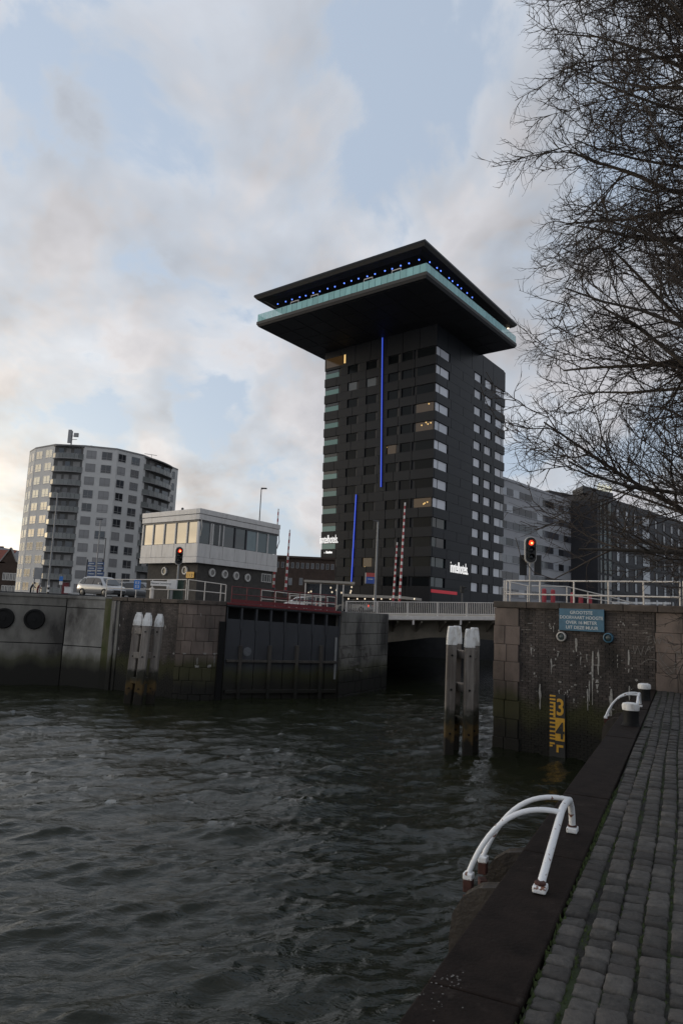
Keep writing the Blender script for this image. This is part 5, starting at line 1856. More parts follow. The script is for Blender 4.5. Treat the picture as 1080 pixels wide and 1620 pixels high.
# ------------------------------------------------------------------ cars
def car(label, pos, yaw, paint, L=4.27, W=1.75, H=1.6, hatch=True, tail=False):
    root = thing('car', label, 'car', pos, 'cars on the road')
    cs, sn = math.cos(yaw), math.sin(yaw)
    T = lambda x, y, z: Vector((pos[0] + x * cs - y * sn, pos[1] + x * sn + y * cs, pos[2] + z))
    # body: sections from rear (x=-L/2) to nose
    S = [(-.50, .42, .78, .80), (-.485, .30, .92, .90), (-.44, .24, .98, .97), (-.30, .20, .99, 1.0), (0, .20, .97, 1.0), (.20, .20, .95, 1.0), (.30, .20, .92, .99), (.40, .22, .84, .96), (.465, .26, .74, .88), (.495, .34, .62, .74), (.503, .42, .52, .66)]
    mb = MB()
    ring = 10
    for (x, z0, z1, w) in S:
        hw = W / 2 * w
        z1 *= H / 1.6
        sec = [(-hw * .86, z0), (-hw * .97, z0 + .12), (-hw, (z0 + z1) / 2), (-hw * .985, z1 - .12), (-hw * .90, z1), (hw * .90, z1), (hw * .985, z1 - .12), (hw, (z0 + z1) / 2), (hw * .97, z0 + .12), (hw * .86, z0)]
        mb.v += [tuple(T(x * L, y, z)) for (y, z) in sec]
    for i in range(len(S) - 1):
        for j in range(ring):
            a, b2 = i * ring + j, i * ring + (j + 1) % ring
            mb.f.append((a, b2, b2 + ring, a + ring))
    mb.f.append(tuple(range(ring)))
    mb.f.append(tuple(range(len(mb.v) - 1, len(mb.v) - 1 - ring, -1)))
    body = obj('body', mb, M[paint], root, smooth='auto')
    # greenhouse
    G = [(-.47, .90, .78, .0), (-.42, 1.30, .80, .0), (-.36, 1.50, .74, .0), (-.20, 1.585, .70, 0), (0.0, 1.60, .70, 0), (.10, 1.56, .70, 0), (.16, 1.47, .73, 0), (.30, 1.02, .84, 0), (.34, .88, .86, 0)]
    mb = MB()
    for (x, zt_, wt, _) in G:
        zt_ *= H / 1.6
        zb_ = .86 * H / 1.6
        hb2, ht = W / 2 * .93, W / 2 * wt
        sec = [(-hb2, zb_), (-ht, max(zt_ - .06, zb_ + .001)), (-ht * .88, zt_), (ht * .88, zt_), (ht, max(zt_ - .06, zb_ + .001)), (hb2, zb_)]
        mb.v += [tuple(T(x * L, y, z)) for (y, z) in sec]
    for i in range(len(G) - 1):
        for j in range(5):
            a = i * 6 + j
            mb.f.append((a, a + 1, a + 7, a + 6))
    obj('cabin', mb, M[paint], root, smooth='auto')

    def glass(pts, name):
        vs = [T(*p) for p in pts]
        obj(name, MB().add(vs, [tuple(range(len(vs)))]), M['car_glass'], root)
    k = H / 1.6
    for sgn in (-1, 1):
        yb, yt = sgn * W / 2 * .945, sgn * W / 2 * .765
        glass([(-.42 * L, yb * .99, .99 * k), (-.27 * L, yb, .98 * k), (-.27 * L, yt, 1.46 * k), (-.36 * L, yt * 1.02, 1.40 * k)], 'side_window')
        glass([(-.255 * L, yb, .98 * k), (-.03 * L, yb, .97 * k), (-.03 * L, yt, 1.49 * k), (-.255 * L, yt, 1.47 * k)], 'side_window')
        glass([(-.015 * L, yb, .97 * k), (.24 * L, yb, .96 * k), (.13 * L, yt * 1.03, 1.43 * k), (-.015 * L, yt, 1.49 * k)], 'side_window')
        obj('mirror', MB().box(T(.20 * L, sgn * (W / 2 + .06), 1.0 * k), (.12, .2, .14), (cs, sn, 0)), M[paint], root, bevel=.03)
        obj('headlight', MB().add([T(.47 * L, sgn * W * .40, .60 * k), T(.503 * L, sgn * W * .27, .56 * k), T(.49 * L, sgn * W * .27, .70 * k), T(.435 * L, sgn * W * .42, .76 * k)], [(0, 1, 2, 3)]), M['curtain_glass'], root)
        obj('tail_light', MB().box(T(-.492 * L, sgn * W * .40, .82 * k), (.06, .16, .22), (cs, sn, 0)), M['lamp_red' if tail else 'red_paint'], root, bevel=.01)
        for x in (-.30, .315):
            c_ = T(x * L, sgn * (W / 2 - .16), .31)
            ax = Vector((-sn * sgn, cs * sgn, 0))
            wh = obj('wheel', MB().lathe(c_, ax, [(.20, 0), (.30, .0), (.315, .04), (.315, .16), (.29, .19), (.21, .19), (.20, .15)], 20), M['tyre'], root, smooth='auto')
            obj('rim', MB().lathe(c_, ax, [(.198, .05), (.198, .165), (.15, .175), (.05, .19), (.01, .19)], 16), M['rim'], wh, smooth='auto')
    glass([(.335 * L, -W * .38, .96 * k), (.335 * L, W * .38, .96 * k), (.185 * L, W * .33, 1.455 * k), (.185 * L, -W * .33, 1.455 * k)], 'windscreen')
    glass([(-.478 * L, W * .36, 1.0 * k), (-.478 * L, -W * .36, 1.0 * k), (-.398 * L, -W * .33, 1.42 * k), (-.398 * L, W * .33, 1.42 * k)], 'rear_window')
    obj('grille', MB().box(T(.506 * L, 0, .42), (.03, W * .6, .14), (cs, sn, 0)), M['gauge_black'], root)
    return root


p = at(160, 945, 57)
car('silver compact people carrier parked behind the left dock wall', Vector((p.x, 57, 4.6)), math.radians(-33), 'car_silver')
p = at(222, 945, 60)
car('light grey car half hidden behind the blue sign and railing', Vector((p.x, 60, 4.6)), math.radians(-14), 'car_grey', 4.3, 1.75, 1.38)
p = at(561, 965, 80)
car('white car with lit tail lights behind the left end of the bridge railing', Vector((p.x, 80, 4.35)), math.radians(150), 'car_white', 4.2, 1.75, 1.42, tail=True)
p = at(478, 960, 80)
car('white car with a lit tail light behind the red gate railing', Vector((p.x, 80, 4.35)), math.radians(158), 'car_white', 4.2, 1.75, 1.42, tail=True)


# ------------------------------------------------------------------ people
def person(label, pos, yaw, cloth, H=1.72, bend=.0):
    me = bpy.data.meshes.new('body')
    k = H / 1.72
    J = dict(pel=(0, 0, .93), wai=(.02 + bend * .1, 0, 1.10), che=(.04 + bend * .28, 0, 1.33), nec=(.07 + bend * .42, 0, 1.48), hea=(.10 + bend * .52, 0, 1.60), top=(.10 + bend * .55, 0, 1.70),
             shl=(.04 + bend * .34, .19, 1.41), ell=(.10 + bend * .5, .25, 1.15), hal=(.28 + bend * .6, .20, 1.0), shr=(.04 + bend * .34, -.19, 1.41), elr=(.10 + bend * .5, -.25, 1.15), har=(.28 + bend * .6, -.20, 1.0),
             hil=(0, .10, .90), knl=(.06, .11, .49), anl=(.0, .11, .08), tol=(.17, .12, .04), hir=(0, -.10, .90), knr=(.0, -.11, .49), anr=(-.08, -.11, .08), tor=(.09, -.12, .04))
    R_ = dict(pel=.15, wai=.14, che=.17, nec=.06, hea=.095, top=.08, shl=.075, ell=.05, hal=.04, shr=.075, elr=.05, har=.04, hil=.095, knl=.065, anl=.045, tol=.04, hir=.095, knr=.065, anr=.045, tor=.04)
    names = list(J)
    cs, sn = math.cos(yaw), math.sin(yaw)
    vs = [((x * cs - y * sn) * k, (x * sn + y * cs) * k, z * k) for (x, y, z) in J.values()]
    ed = [('pel', 'wai'), ('wai', 'che'), ('che', 'nec'), ('nec', 'hea'), ('hea', 'top'), ('che', 'shl'), ('shl', 'ell'), ('ell', 'hal'), ('che', 'shr'), ('shr', 'elr'), ('elr', 'har'), ('pel', 'hil'), ('hil', 'knl'), ('knl', 'anl'), ('anl', 'tol'), ('pel', 'hir'), ('hir', 'knr'), ('knr', 'anr'), ('anr', 'tor')]
    me.from_pydata(vs, [(names.index(a), names.index(b2)) for a, b2 in ed], [])
    o = bpy.data.objects.new('body', me)
    root = thing('person', label, 'person', pos, 'people by the road')
    C.objects.link(o)
    o.parent = root
    m = o.modifiers.new('skin', 'SKIN')
    for i, nme in enumerate(names):
        me.skin_vertices[0].data[i].radius = (R_[nme] * k, R_[nme] * k)
    me.skin_vertices[0].data[0].use_root = True
    o.modifiers.new('sub', 'SUBSURF').levels = 1
    o.modifiers['sub'].render_levels = 1
    me.materials.append(M[cloth])
    hx, hy, hz = vs[names.index('top')]
    obj('hair', MB().lathe(Vector(pos) + Vector((hx, hy, hz - .05)), (0, 0, 1), [(.10, -.07), (.105, 0), (.085, .06), (.03, .1)], 12), M['bark'], root, smooth=True)
    fx, fy = math.cos(yaw), math.sin(yaw)
    obj('face', MB().lathe(Vector(pos) + Vector((hx + fx * .05, hy + fy * .05, hz - .12)), (fx, fy, 0), [(.075, 0), (.07, .04), (.04, .065), (.01, .075)], 10), M['skin'], root, smooth=True)


p = at(49, 930, 88)
person('person in black leaning forward by the road at far left', Vector((p.x, 88, 4.55)), 0.3, 'cloth_black', bend=.55)
p = at(60, 930, 90)
person('person in a red jacket beside the one in black', Vector((p.x, 90, 4.5)), 0.2, 'cloth_red', bend=.3)


# ------------------------------------------------------------------ mooring dolphins
def dolphin(label, cx, cy, piles, ztop, zcap, r, cap_style):
    root = thing('mooring_dolphin', label, 'mooring post', Vector((cx, cy, -1.2)), 'timber mooring dolphins')
    for (dx, dy, lean, h) in piles:
        b_ = Vector((cx + dx * 1.05, cy + dy * 1.05, -1.2))
        t_ = Vector((cx + dx + lean, cy + dy, ztop + h))

        def sq(p, w):
            return [p + Vector((-w, -w, 0)), p + Vector((w, -w, 0)), p + Vector((w, w, 0)), p + Vector((-w, w, 0))]
        f_ = (zcap + h + 1.2) / (ztop + h + 1.2)
        cpt = b_.lerp(t_, f_)
        # pile of octagonal hewn timber
        pile = obj('pile', MB().hexa(sq(b_, r), sq(cpt, r)), M['wet_timber'], root, bevel=r * .22)
        # painted cap, narrowing at its head
        mb = MB()
        prof = ((1.04, 0), (1.04, .18), (1.0, .42), (.80, .93), (.70, 1.0)) if cap_style else ((1.04, 0), (1.03, .35), (.72, .85), (.58, .86), (.58, 1.0))
        vs = []
        for (w, fr_) in prof:
            q = cpt.lerp(t_, fr_)
            vs += sq(q, r * w)
        fs = [(3, 2, 1, 0)] + [tuple(4 * (len(prof) - 1) + j for j in range(4))]
        for i in range(len(prof) - 1):
            for j in range(4):
                a, b2 = 4 * i + j, 4 * i + (j + 1) % 4
                fs.append((a, b2, b2 + 4, a + 4))
        obj('cap', MB().add(vs, fs), M['white_paint'], root, bevel=r * .12)
        for zz in (1.95, 3.0, .62):
            q = b_.lerp(cpt, (zz + 1.2) / (zcap + h + 1.2))
            obj('bolt', MB().lathe(q + Vector((0, -r - .005, 0)), (0, -1, 0), [(.035, -.02), (.035, .02), (.01, .03)], 8), M['black_iron'], pile)
    for zz in (3.02, 2.0, .95):
        (ax, ay), (bx_, by) = (piles[0][0], piles[0][1]), (piles[-1][0], piles[-1][1])
        for (p, q) in zip(piles[:-1], piles[1:]):
            obj('brace', MB().bar(Vector((cx + p[0], cy + p[1], zz)), Vector((cx + q[0], cy + q[1], zz)), .2, .26), M['wet_timber'], root, bevel=.02)
    return root


dR = gr(729, 1191, 0)
dolphin('nearer mooring dolphin of four timber piles with white caps before the bridge opening', dR.x, dR.y + .1, ((-.42, -.30, .02, .04), (-.12, .55, .02, .05), (.13, -.36, .02, -.02), (.47, .45, -.02, .02)), 3.86, 3.27, .148, 1)
dL_ = gr(219, 1112, 0)
dolphin('farther mooring dolphin of three timber piles with pointed white caps by the lock pier', dL_.x, dL_.y, ((-.47, .0, .20, .0), (.0, -.25, .19, -.0), (.39, .15, .20, -.03)), 3.80, 3.24, .165, 0)


# ------------------------------------------------------------------ ladder hoops, bollards and ladder cheeks on the quay edge
def ladder_hoop(label, tmid, with_ladder=True):
    root = thing('ladder_hoop', label, 'grab rail', Q(tmid, -.90, QZ), 'white grab rails over the quay ladders')
    z0 = QZ + .012
    nh = -.90
    tw, ht = .78, .29
    left, right = Q(tmid - tw, nh, z0 + .03), Q(tmid + tw, nh, z0 + .03)
    ta_, tb2 = tmid + .10, tmid + .62        # top of the hoop lies toward its far foot
    path_ = [left.lerp(Q(ta_ - .10, nh, z0 + ht - .03), i / 7) for i in range(8)]
    for i in range(9):
        a = math.pi * (1 - i / 8)
        path_.append(Q((ta_ + tb2) / 2 + math.cos(a) * (tb2 - ta_) / 2, nh, z0 + ht - .005 + .035 * math.sin(a)))
    path_ += [Q(tb2 + .09, nh, z0 + ht - .07), Q(tb2 + .13, nh, z0 + ht - .14), right]
    hoop = obj('hoop', MB().tube(path_, .028, 12), M['white_paint_chipped'], root, smooth='auto')
    for e in (left, right):
        obj('foot_plate', MB().box(Vector((e.x, e.y, z0 + .02)), (.115, .09, .045), QT), M['white_paint_chipped'], root, bevel=.01)
        obj('rust_collar', MB().lathe(Vector((e.x, e.y, z0 + .045)), (0, 0, 1), [(.04, 0), (.04, .010), (.033, .016)], 12), M['rust'], root)
    for sgn in (-1, 1):
        tt_ = tmid + .36 + sgn * .235
        tl_ = tmid + sgn * .225
        pts = []
        P0 = (nh - .02, z0 + ht + .01)
        for i in range(15):
            a = i / 14
            th = a * 1.12
            n_ = nh - .64 * math.sin(th) / math.sin(1.12)
            zz = z0 + ht + .015 + .045 * math.sin(a * math.pi) - .47 * ((1 - math.cos(th)) / (1 - math.cos(1.12))) ** 1.1
            pts.append(Q(tt_ + (tl_ - tt_) * a, n_, zz))
        obj('grab_rail', MB().tube(pts, .021, 12), M['white_paint_chipped'], root, smooth='auto')
        e = pts[-1]
        obj('foot_plate', MB().box(e + Vector((0, 0, -.02)), (.085, .075, .05), QT), M['white_paint_chipped'], root, bevel=.01)
        obj('rust_collar', MB().box(e + Vector((0, 0, -.09)), (.08, .07, .09), QT), M['rust'], root, bevel=.008)
    # ladder below: stringers, rungs and timber cheeks
    lad = thing('quay_ladder', label.replace('white tubular grab rail', 'dark quay ladder with timber cheeks'), 'ladder', Q(tmid, N_OUT - .3, -.6), 'ladders on the quay face')
    for sgn in (-1, 1):
        obj('stringer', MB().bar(Q(tmid + sgn * .225, nh - .64, -.6), Q(tmid + sgn * .225, nh - .64, QZ - .33), .06, .1), M['rust'], lad)
        tq = tmid + sgn * .46
        prof = [(N_OUT + .02, -.6), (N_OUT - .38, -.6), (N_OUT - .38, QZ - .52), (N_OUT - .36, QZ - .36), (N_OUT - .29, QZ - .24), (N_OUT - .18, QZ - .16), (N_OUT + .02, QZ - .12)]
        vs = [Q(tq - .07, n_, z_) for (n_, z_) in prof] + [Q(tq + .07, n_, z_) for (n_, z_) in prof]
        m_ = len(prof)
        obj('cheek', MB().add(vs, [tuple(range(m_)), tuple(range(2 * m_ - 1, m_ - 1, -1))] + [(i, (i + 1) % m_, m_ + (i + 1) % m_, m_ + i) for i in range(m_)]), M['wet_cheek'], lad, bevel=.02)
    for i in range(8):
        obj('rung', MB().tube([Q(tmid - .225, nh - .64, -.3 + .28 * i), Q(tmid + .225, nh - .64, -.3 + .28 * i)], .018, 8), M['rust'], lad)


mat('wet_cheek', (0.035, 0.028, 0.022), .6, var=.4, scale=8, bump=.4, bscale=30, streak=.2)
ladder_hoop('white tubular grab rail over the quay ladder, nearest the viewer', 5.97)
ladder_hoop('white tubular grab rail between the two bollards far along the quay', 17.0)
for i, (tb, lab) in enumerate(((14.42, 'black bollard with white top, the nearer one on the quay edge'), (19.55, 'black bollard with white top at the foot of the brick wall'))):
    b_ = Q(tb, -.89, QZ)
    bo = thing('bollard', lab, 'bollard', b_, 'bollards on the quay edge')
    obj('post', MB().lathe(b_, (0, 0, 1), [(.17, 0), (.155, .03), (.14, .06), (.14, .272)], 22), M['black_iron'], bo, smooth='auto')
    obj('cap', MB().lathe(b_, (0, 0, 1), [(.143, .273), (.15, .28), (.155, .36), (.14, .395), (.08, .41), (.01, .412)], 22), M['white_paint'], bo, smooth='auto')

# ------------------------------------------------------------------ other buildings
def block(name, label, A, B, depth, z0, z1, mt, cat='building', d_back=None):
    A, B = v2(A), v2(B)
    d = (B - A).normalized()
    n = horiz_normal(d)
    root = thing(name, label, cat, (A + B) / 2 + ZV * z0)
    bk = -n * depth
    obj('wall', MB().prism([A, B, B + bk, A + bk], z0, z1), M[mt], root)
    return root, facet_fn(A, B)


# grey office slab right of the tower
OZ = at(797, 757, 140).z
oa, ob = at(780, 752, 138), gr(942, 808, OZ)
off, (Fn, L_, d, n) = block('office_block', 'grey office block with long window bands between tower and dark building', oa, ob, 16, 4.3, OZ, 'office_grey')
nf = 8
fh = (OZ - 5.2) / nf
rr = random.Random(5)
for k in range(nf):
    zb_ = 5.6 + fh * k
    nw = 19
    for i in range(nw):
        a, b2 = L_ * i / nw, L_ * (i + 1) / nw
        w = obj('window', MB().hexa([Fn(a + .08, zb_, .06), Fn(b2 - .08, zb_, .06), Fn(b2 - .08, zb_, .0), Fn(a + .08, zb_, .0)], [Fn(a + .08, zb_ + 1.5, .06), Fn(b2 - .08, zb_ + 1.5, .06), Fn(b2 - .08, zb_ + 1.5, .0), Fn(a + .08, zb_ + 1.5, .0)]), M[rr.choice(('office_glass', 'office_glass', 'office_glass', 'pale_glass'))], off)
    obj('sill', MB().hexa([Fn(0, zb_ - .14, .12), Fn(L_, zb_ - .14, .12), Fn(L_, zb_ - .14, 0), Fn(0, zb_ - .14, 0)], [Fn(0, zb_ - .02, .12), Fn(L_, zb_ - .02, .12), Fn(L_, zb_ - .02, 0), Fn(0, zb_ - .02, 0)]), M['office_grey'], off)
obj('end_pier', MB().hexa([Fn(L_ - .9, 4.3, .3), Fn(L_ + .2, 4.3, .3), Fn(L_ + .2, 4.3, -1), Fn(L_ - .9, 4.3, -1)], [Fn(L_ - .9, OZ + .5, .3), Fn(L_ + .2, OZ + .5, .3), Fn(L_ + .2, OZ + .5, -1), Fn(L_ - .9, OZ + .5, -1)]), M['office_white_edge'], off)
rq_ = [Fn(L_ * .05, 0, -4), Fn(L_ * .42, 0, -4), Fn(L_ * .42, 0, -10), Fn(L_ * .05, 0, -10)]
obj('roof_house', MB().prism(rq_, OZ, OZ + 2.2), M['dark_cladding'], off)
obj('parapet', MB().hexa([Fn(0, OZ + .002, .15), Fn(L_ - .95, OZ + .002, .15), Fn(L_ - .95, OZ + .002, -.4), Fn(0, OZ + .002, -.4)], [Fn(0, OZ + .45, .15), Fn(L_ - .95, OZ + .45, .15), Fn(L_ - .95, OZ + .45, -.4), Fn(0, OZ + .45, -.4)]), M['office_grey'], off)

# dark building further right, its taller back part with a lit roof sign
DZ = at(974, 790, 166).z
da, db = at(944, 782, 160), gr(1140, 846, DZ)
dk, (Fn, L_, d, n) = block('dark_building', 'dark clad building with pale tall windows at the right edge behind the tree', da, db, 18, 4.3, DZ, 'dark_cladding')
u8 = lambda px: onp(px, 870, v2(da), d)[0]
cols = [(948, 952, 'green_glass'), (954, 959, 'green_glass'), (961, 967, 'green_glass'), (974, 979, 'pale_glass'), (988, 993, 'pale_glass'), (1002, 1006.5, 'pale_glass'), (1015, 1027, 'pale_glass'), (1035, 1039, 'pale_glass'), (1048, 1052, 'pale_glass'), (1060, 1064, 'pale_glass'), (1071, 1075, 'pale_glass'), (1084, 1089, 'pale_glass'), (1098, 1102, 'pale_glass')]
for k in range(8):
    zb_ = 5.4 + 3.45 * k
    for (x0, x1, mt) in cols:
        g = mt if rr.random() < .82 else 'office_glass'
        window(Fn, u8(x0), u8(x1), zb_, zb_ + (2.3 if mt == 'pale_glass' else 3.2), dk, 'dark_cladding', g, .06, .12)
for k in range(9):
    zb_ = 4.9 + 3.45 * k
    obj('floor_band', MB().hexa([Fn(u8(969), zb_ - .25, .1), Fn(L_, zb_ - .25, .1), Fn(L_, zb_ - .25, .0), Fn(u8(969), zb_ - .25, .0)], [Fn(u8(969), zb_ + .2, .1), Fn(L_, zb_ + .2, .1), Fn(L_, zb_ + .2, .0), Fn(u8(969), zb_ + .2, .0)]), M['tower_black'], dk)
TZ = at(925, 762, 178).z
ta, tb_ = at(866, 778, 178), at(980, 784, 196)
t2, (Fn2, L2_, d2_, n2_) = block('dark_high_block', 'dark taller block with a lit rooftop sign behind the grey office', at(868, 780, 176), at(1025, 800, 200), 14, 4.3, TZ - 3.0, 'dark_cladding')
pA, pB = at(921, 760, 177), at(969, 770, 186)
obj('roof_house', MB().prism([v2(pA), v2(pB), v2(pB) + Vector((0, 8, 0)), v2(pA) + Vector((0, 8, 0))], TZ - 3.01, TZ - 1.2), M['dark_cladding'], t2)
a, b2 = v2(at(944, 770, 176)), v2(at(967, 774, 178))
zz = at(955, 777, 177).z
mk = MB()
for i, h in enumerate((1.5, 1.9, 1.3, 1.8, 1.6, 1.9, 1.4, 1.7, 1.8)):
    pm = a.lerp(b2, (i + .5) / 9) + ZV * (zz + h / 2)
    mk.box(pm, (.22, .1, h), b2 - a)
    mk.box(pm + ZV * h * (.1 if i % 2 else -.2), (.36, .09, .2), b2 - a)
obj('roof_sign', mk, mat('sign_warm_lit', (.6, .6, .4), .5, emit=(1.0, .95, .7), estr=.55), t2, kind='stuff')

# brown brick building left of the tower
wa, wb = at(405, 876, 100), at(530, 889.5, 100)
wh, (Fn, L_, d, n) = block('brick_warehouse', 'long dark brown brick building between control house and tower', wa, wb, 12, 4.3, at(470, 883, 100).z, 'brown_brick')
zb_ = at(470, 894, 100).z
for i in range(16):
    a = L_ * (i + .2) / 16
    window(Fn, a, a + L_ * .6 / 16, zb_ - .45, zb_ + .35, wh, 'rail_dim' if 'rail_dim' in M else 'balcony_concrete', 'office_glass', .05, .05)
obj('cornice', MB().hexa([Fn(0, zb_ + .95, .3), Fn(L_, zb_ + .95, .3), Fn(L_, zb_ + .95, 0), Fn(0, zb_ + .95, 0)], [Fn(0, zb_ + 1.25, .3), Fn(L_, zb_ + 1.25, .3), Fn(L_, zb_ + 1.25, 0), Fn(0, zb_ + 1.25, 0)]), M['brown_brick'], wh)
for px in (459, 476):
    u, z = onp(px, 920, v2(wa), d)
    window(Fn, u - .25, u + .25, z - .5, z + .5, wh, 'balcony_concrete', 'pale_glass', .06, .05)

# gabled brick houses at the far left
ga_, gb_ = at(-42, 880, 175), at(27.5, 887, 175)
ez = at(10, 889, 175).z
hs, (Fn, L_, d, n) = block('gabled_house', 'old brick house with red tiled roof at the far left edge', ga_, gb_, 9, 4.3, ez, 'brown_brick')
A_, B_ = v2(ga_), v2(gb_)
pk = at(18.5, 869, 179).z
bk = Vector((0, 9, 0))
gx = v2(at(2, 880, 175))
# street-facing gable at the right end
gp = [gx + Vector((0, -.05, 0)) + ZV * ez, B_ + Vector((0, -.05, 0)) + ZV * ez, (gx + B_) / 2 + Vector((.3, -.05, 0)) + ZV * pk]
obj('gable', MB().add(gp + [p + Vector((0, .4, 0)) for p in gp], [(0, 1, 2), (5, 4, 3), (0, 3, 4, 1), (1, 4, 5, 2), (2, 5, 3, 0)]), M['brown_brick'], hs)
for (p, q) in ((gp[0], gp[2]), (gp[1], gp[2])):
    obj('gable_coping', MB().bar(p + ZV * .1, q + ZV * .1, .5, .25), M['balcony_concrete'], hs)
rp_ = [A_ + ZV * ez, gx + ZV * ez + Vector((1.2, 0, 0)), gp[2] + Vector((-.4, 4, -.2)), A_ + ZV * (pk - .2) + Vector((0, 4, 0))]
obj('roof', MB().add(rp_ + [p - ZV * .3 for p in rp_], [(0, 1, 2, 3), (7, 6, 5, 4), (0, 4, 5, 1), (1, 5, 6, 2), (2, 6, 7, 3), (3, 7, 4, 0)]), M['red_roof'], hs)
for zz_, in ((at(10, 912, 175).z,), (at(10, 932, 175).z,)):
    for px in (7, 12.5, 18, 23.5):
        u, _ = onp(px, 912, A_, d)
        window(Fn, u - .38, u + .38, zz_ - .9, zz_ + .9, hs, 'apartment_frame', 'dark_glass', .12, .06, .5)
fa, fb = at(-40, 868, 260), at(4, 866, 260)
gfb, (Fn, L_, d, n) = block('far_flat_block', 'pale flat roofed block peeking above the red roof at far left', fa, fb, 15, 4.3, fb.z, 'office_grey')
obj('roof_edge', MB().hexa([Fn(-.2, fb.z + .002, .2), Fn(L_ + .2, fb.z + .002, .2), Fn(L_ + .2, fb.z + .002, -1), Fn(-.2, fb.z + .002, -1)], [Fn(-.2, fb.z + .4, .2), Fn(L_ + .2, fb.z + .4, .2), Fn(L_ + .2, fb.z + .4, -1), Fn(-.2, fb.z + .4, -1)]), M['dark_cladding'], gfb)
for k in range(4):
    u, z = onp(-4, 873 + 4 * k, v2(fa), d)
    window(Fn, L_ - 3, L_ - 1, z - .3, z + .3, gfb, 'office_grey', 'office_glass', .05, .04)

# glazed pavilion and lit canopy at the tower foot
pa, pb = at(483, 919, 78), at(559, 919.5, 78)
pv = thing('glass_pavilion', 'glazed pavilion with pale flat roof edge at the foot of the tower', 'building', Vector(((pa.x + pb.x) / 2, 78, 4.3)))
obj('roof', MB().box(((pa.x + pb.x) / 2, 81, pa.z), (pb.x - pa.x + .3, 6.2, .24)), M['tan_fascia'], pv, bevel=.02)
obj('back_wall', MB().box(((pa.x + pb.x) / 2, 83.8, (pa.z + 4.3) / 2 - .08), (pb.x - pa.x, .2, pa.z - 4.3 - .1)), M['dark_cladding'], pv)
mat('pavilion_glass', (0.03, 0.035, 0.04), .05, alpha=.35)
for (x0, x1) in ((483, 507), (507, 533), (533, 543), (543, 559)):
    p, q = at(x0, 930, 78.1), at(x1, 930, 78.1)
    obj('pane', MB().box(((p.x + q.x) / 2, 78.12, (pa.z + 4.3) / 2 - .08), (q.x - p.x - .1, .03, pa.z - 4.3 - .3)), M['pavilion_glass'], pv)
    obj('mullion', MB().box((p.x, 78.1, (pa.z + 4.3) / 2 - .08), (.13, .1, pa.z - 4.3 - .26)), M['rail_white'], pv)
for (px, py) in ((525, 937), (523, 930), (532, 934), (555, 935), (554, 938), (488, 938), (492, 936), (540, 938), (556, 929)):
    p = at(px, py, 80)
    obj('pendant_lamp', MB().lathe(p, (0, 0, 1), [(.02, -.1), (.1, 0), (.06, .1), (.01, .14)], 8), M['warm_bulb'], pv, smooth=True)
ca, cb_ = at(543, 941.5, 74), at(641, 941.5, 74)
cn = thing('entrance_canopy', 'pale flat entrance canopy with a row of small bulbs at the tower foot', 'canopy', Vector(((ca.x + cb_.x) / 2, 74, 4.4)))
cc_ = at(664, 946, 78)
obj('roof', MB().prism([(ca.x, 74), (cb_.x, 74), (cc_.x + .3, 79), (cc_.x + .3, 84), (ca.x, 84)], ca.z - .14, ca.z + .14), M['tan_fascia'], cn, bevel=.02)
for px in (550, 600, 650):
    p = at(px, 945, 78)
    obj('column', MB().tube([Vector((p.x, 78, 4.4)), Vector((p.x, 78, ca.z - .14))], .08, 8), M['dark_pole'], cn)
for px in (551, 565, 577, 590, 603, 617, 630, 643, 655):
    p = at(px, 947.5, 75)
    obj('bulb', MB().lathe(p, (0, 0, 1), [(.01, -.08), (.07, 0), (.03, .08)], 8), M['warm_bulb'], cn, smooth=True)

# dark double signal head behind the bridge railing
p = at(731, 934, 62)
sg = thing('dark_signal', 'small dark signal head on a post seen over the bridge railing', 'traffic light', Vector((p.x, 62, 4.3)))
obj('post', MB().tube([Vector((p.x, 62, 4.3)), p], .06, 8), M['dark_pole'], sg)
obj('head', MB().box(p + Vector((0, 0, .1)), (.32, .3, .6)), M['gauge_black'], sg, bevel=.05)
obj('hood', MB().box(p + Vector((.18, -.25, .28)), (.3, .3, .12)), M['gauge_black'], sg, bevel=.04)
# red posts behind the ramp
for i, (px, h) in enumerate(((860, 30), (874, 28), (905, 22), (918, 16), (932, 14))):
    p = at(px, 957 - h * .78, 40)
    tag(obj('red_post', MB().lathe(Vector((p.x, 40, 4.5)), (0, 0, 1), [(.13, 0), (.13, p.z - 4.5), (.10, p.z - 4.42), (.02, p.z - 4.4)], 10), mat('signal_red', (.34, .03, .045), .5) if 'signal_red' not in M else M['signal_red']),
        ('leftmost and tallest red post behind the ramp railing', 'second red post from the left behind the ramp railing', 'middle red post of the five behind the ramp railing', 'second red post from the right behind the ramp railing', 'rightmost and lowest red post behind the ramp railing')[i], 'post', 'red posts behind the ramp')
